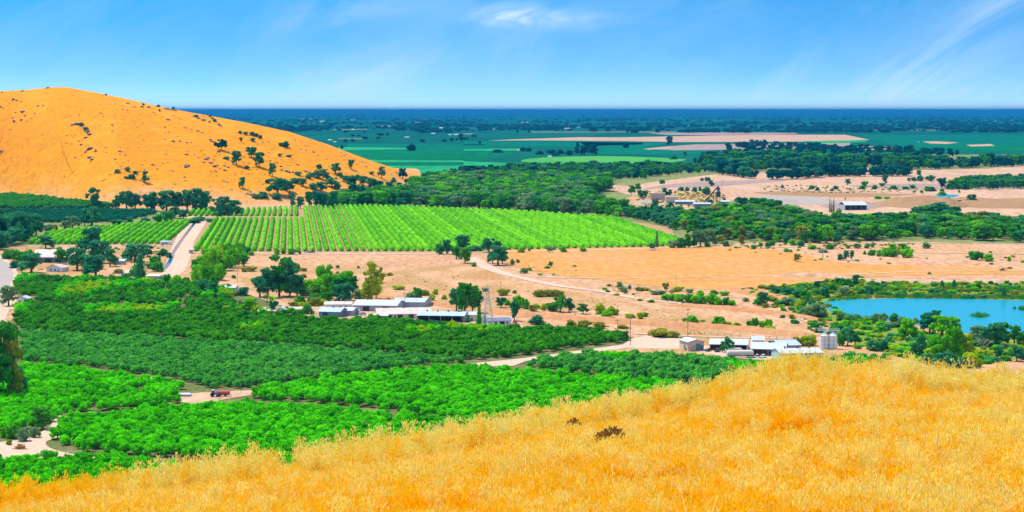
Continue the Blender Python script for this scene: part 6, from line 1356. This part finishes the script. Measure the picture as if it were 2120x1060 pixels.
def blob(px, py, wx, wy, ang=0):
    k0 = (px - 1060) / F0; e0 = (229 - py) / F0; a = R(ang)
    dk = mth(nt, 'SUBTRACT', K, k0); de = mth(nt, 'SUBTRACT', E, e0)
    u_ = mth(nt, 'MULTIPLY', mth(nt, 'ADD', mth(nt, 'MULTIPLY', dk, math.cos(a)), mth(nt, 'MULTIPLY', de, math.sin(a))), F0 / wx)
    v_ = mth(nt, 'MULTIPLY', mth(nt, 'SUBTRACT', mth(nt, 'MULTIPLY', de, math.cos(a)), mth(nt, 'MULTIPLY', dk, math.sin(a))), F0 / wy)
    return mth(nt, 'POWER', 2.718, mth(nt, 'MULTIPLY', mth(nt, 'ADD', mth(nt, 'MULTIPLY', u_, u_), mth(nt, 'MULTIPLY', v_, v_)), -1))
def sat(f, lo, hi):
    mr = nt.nodes.new('ShaderNodeMapRange'); mr.interpolation_type = 'SMOOTHSTEP'; nt.links.new(f, mr.inputs[0]); mr.inputs[1].default_value = lo; mr.inputs[2].default_value = hi; return mr.outputs[0]
diag = streaks(33, 6, 26, 7, 0.0, 1.2); soft = streaks(25, 10, 26, 5, 3.0); fine = streaks(8, 30, 70, 8, 5.0, 1.6)
cl = mth(nt, 'MULTIPLY', mth(nt, 'ADD', mth(nt, 'ADD', blob(1980, 90, 330, 60, 36), blob(1760, 60, 240, 34, 36)), mth(nt, 'ADD', blob(2080, 190, 420, 60), blob(1950, 210, 500, 30))), sat(diag, .36, .70))
cl = mth(nt, 'ADD', cl, mth(nt, 'MULTIPLY', mth(nt, 'ADD', blob(690, 175, 190, 50, 12), mth(nt, 'MULTIPLY', blob(740, 20, 170, 28, 8), .7)), sat(soft, .3, .68)))
cl = mth(nt, 'ADD', cl, mth(nt, 'MULTIPLY', mth(nt, 'ADD', blob(1050, 34, 60, 22, 0), blob(1120, 38, 130, 20, -2)), mth(nt, 'MULTIPLY', sat(fine, .2, .7), 1.3)))
cl = mth(nt, 'ADD', cl, mth(nt, 'MULTIPLY', blob(1065, 95, 70, 60, 70), mth(nt, 'MULTIPLY', sat(streaks(65, 10, 60, 6, 9.0, .5), .3, .7), .45)))
cl = mth(nt, 'ADD', cl, mth(nt, 'MULTIPLY', sat(soft, .25, .75), .42))
cl = mth(nt, 'MULTIPLY', cl, .37, clamp=True)
high = mth(nt, 'MULTIPLY', sat(sx.outputs[2], .12, .4), .6)  # unseen overhead cloud white, added to fill the tree shadows
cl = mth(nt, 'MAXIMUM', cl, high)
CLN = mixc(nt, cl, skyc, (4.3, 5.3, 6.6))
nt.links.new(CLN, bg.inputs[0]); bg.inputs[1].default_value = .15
sd = bpy.data.lights.new('sun', 'SUN'); sd.energy = 5.0; sd.angle = R(.53); sd.color = (1, .955, .88)
so = bpy.data.objects.new('sun', sd); C.objects.link(so)
dv = Vector((math.sin(SUN_AZ) * math.cos(SUN_EL), math.cos(SUN_AZ) * math.cos(SUN_EL), math.sin(SUN_EL)))
so.rotation_euler = dv.to_track_quat('Z', 'Y').to_euler(); so.location = dv * 400

# ------------------------------------------------------------------ camera
cd = bpy.data.cameras.new('camera'); cd.sensor_width = 36; cd.lens = 36 * F0 / 2120; cd.clip_start = .2; cd.clip_end = 400000
co = bpy.data.objects.new('camera', cd); C.objects.link(co); co.location = (0, 0, HC); co.rotation_euler = (R(90) - PITCH, 0, 0)
scene.camera = co
vs_ = scene.view_settings; vs_.view_transform = 'Standard'; vs_.look = 'None'; vs_.exposure = 0.31; vs_.gamma = 1.0
scene.cycles.max_bounces = 6; scene.cycles.diffuse_bounces = 3; scene.cycles.transmission_bounces = 3; scene.cycles.volume_bounces = 0
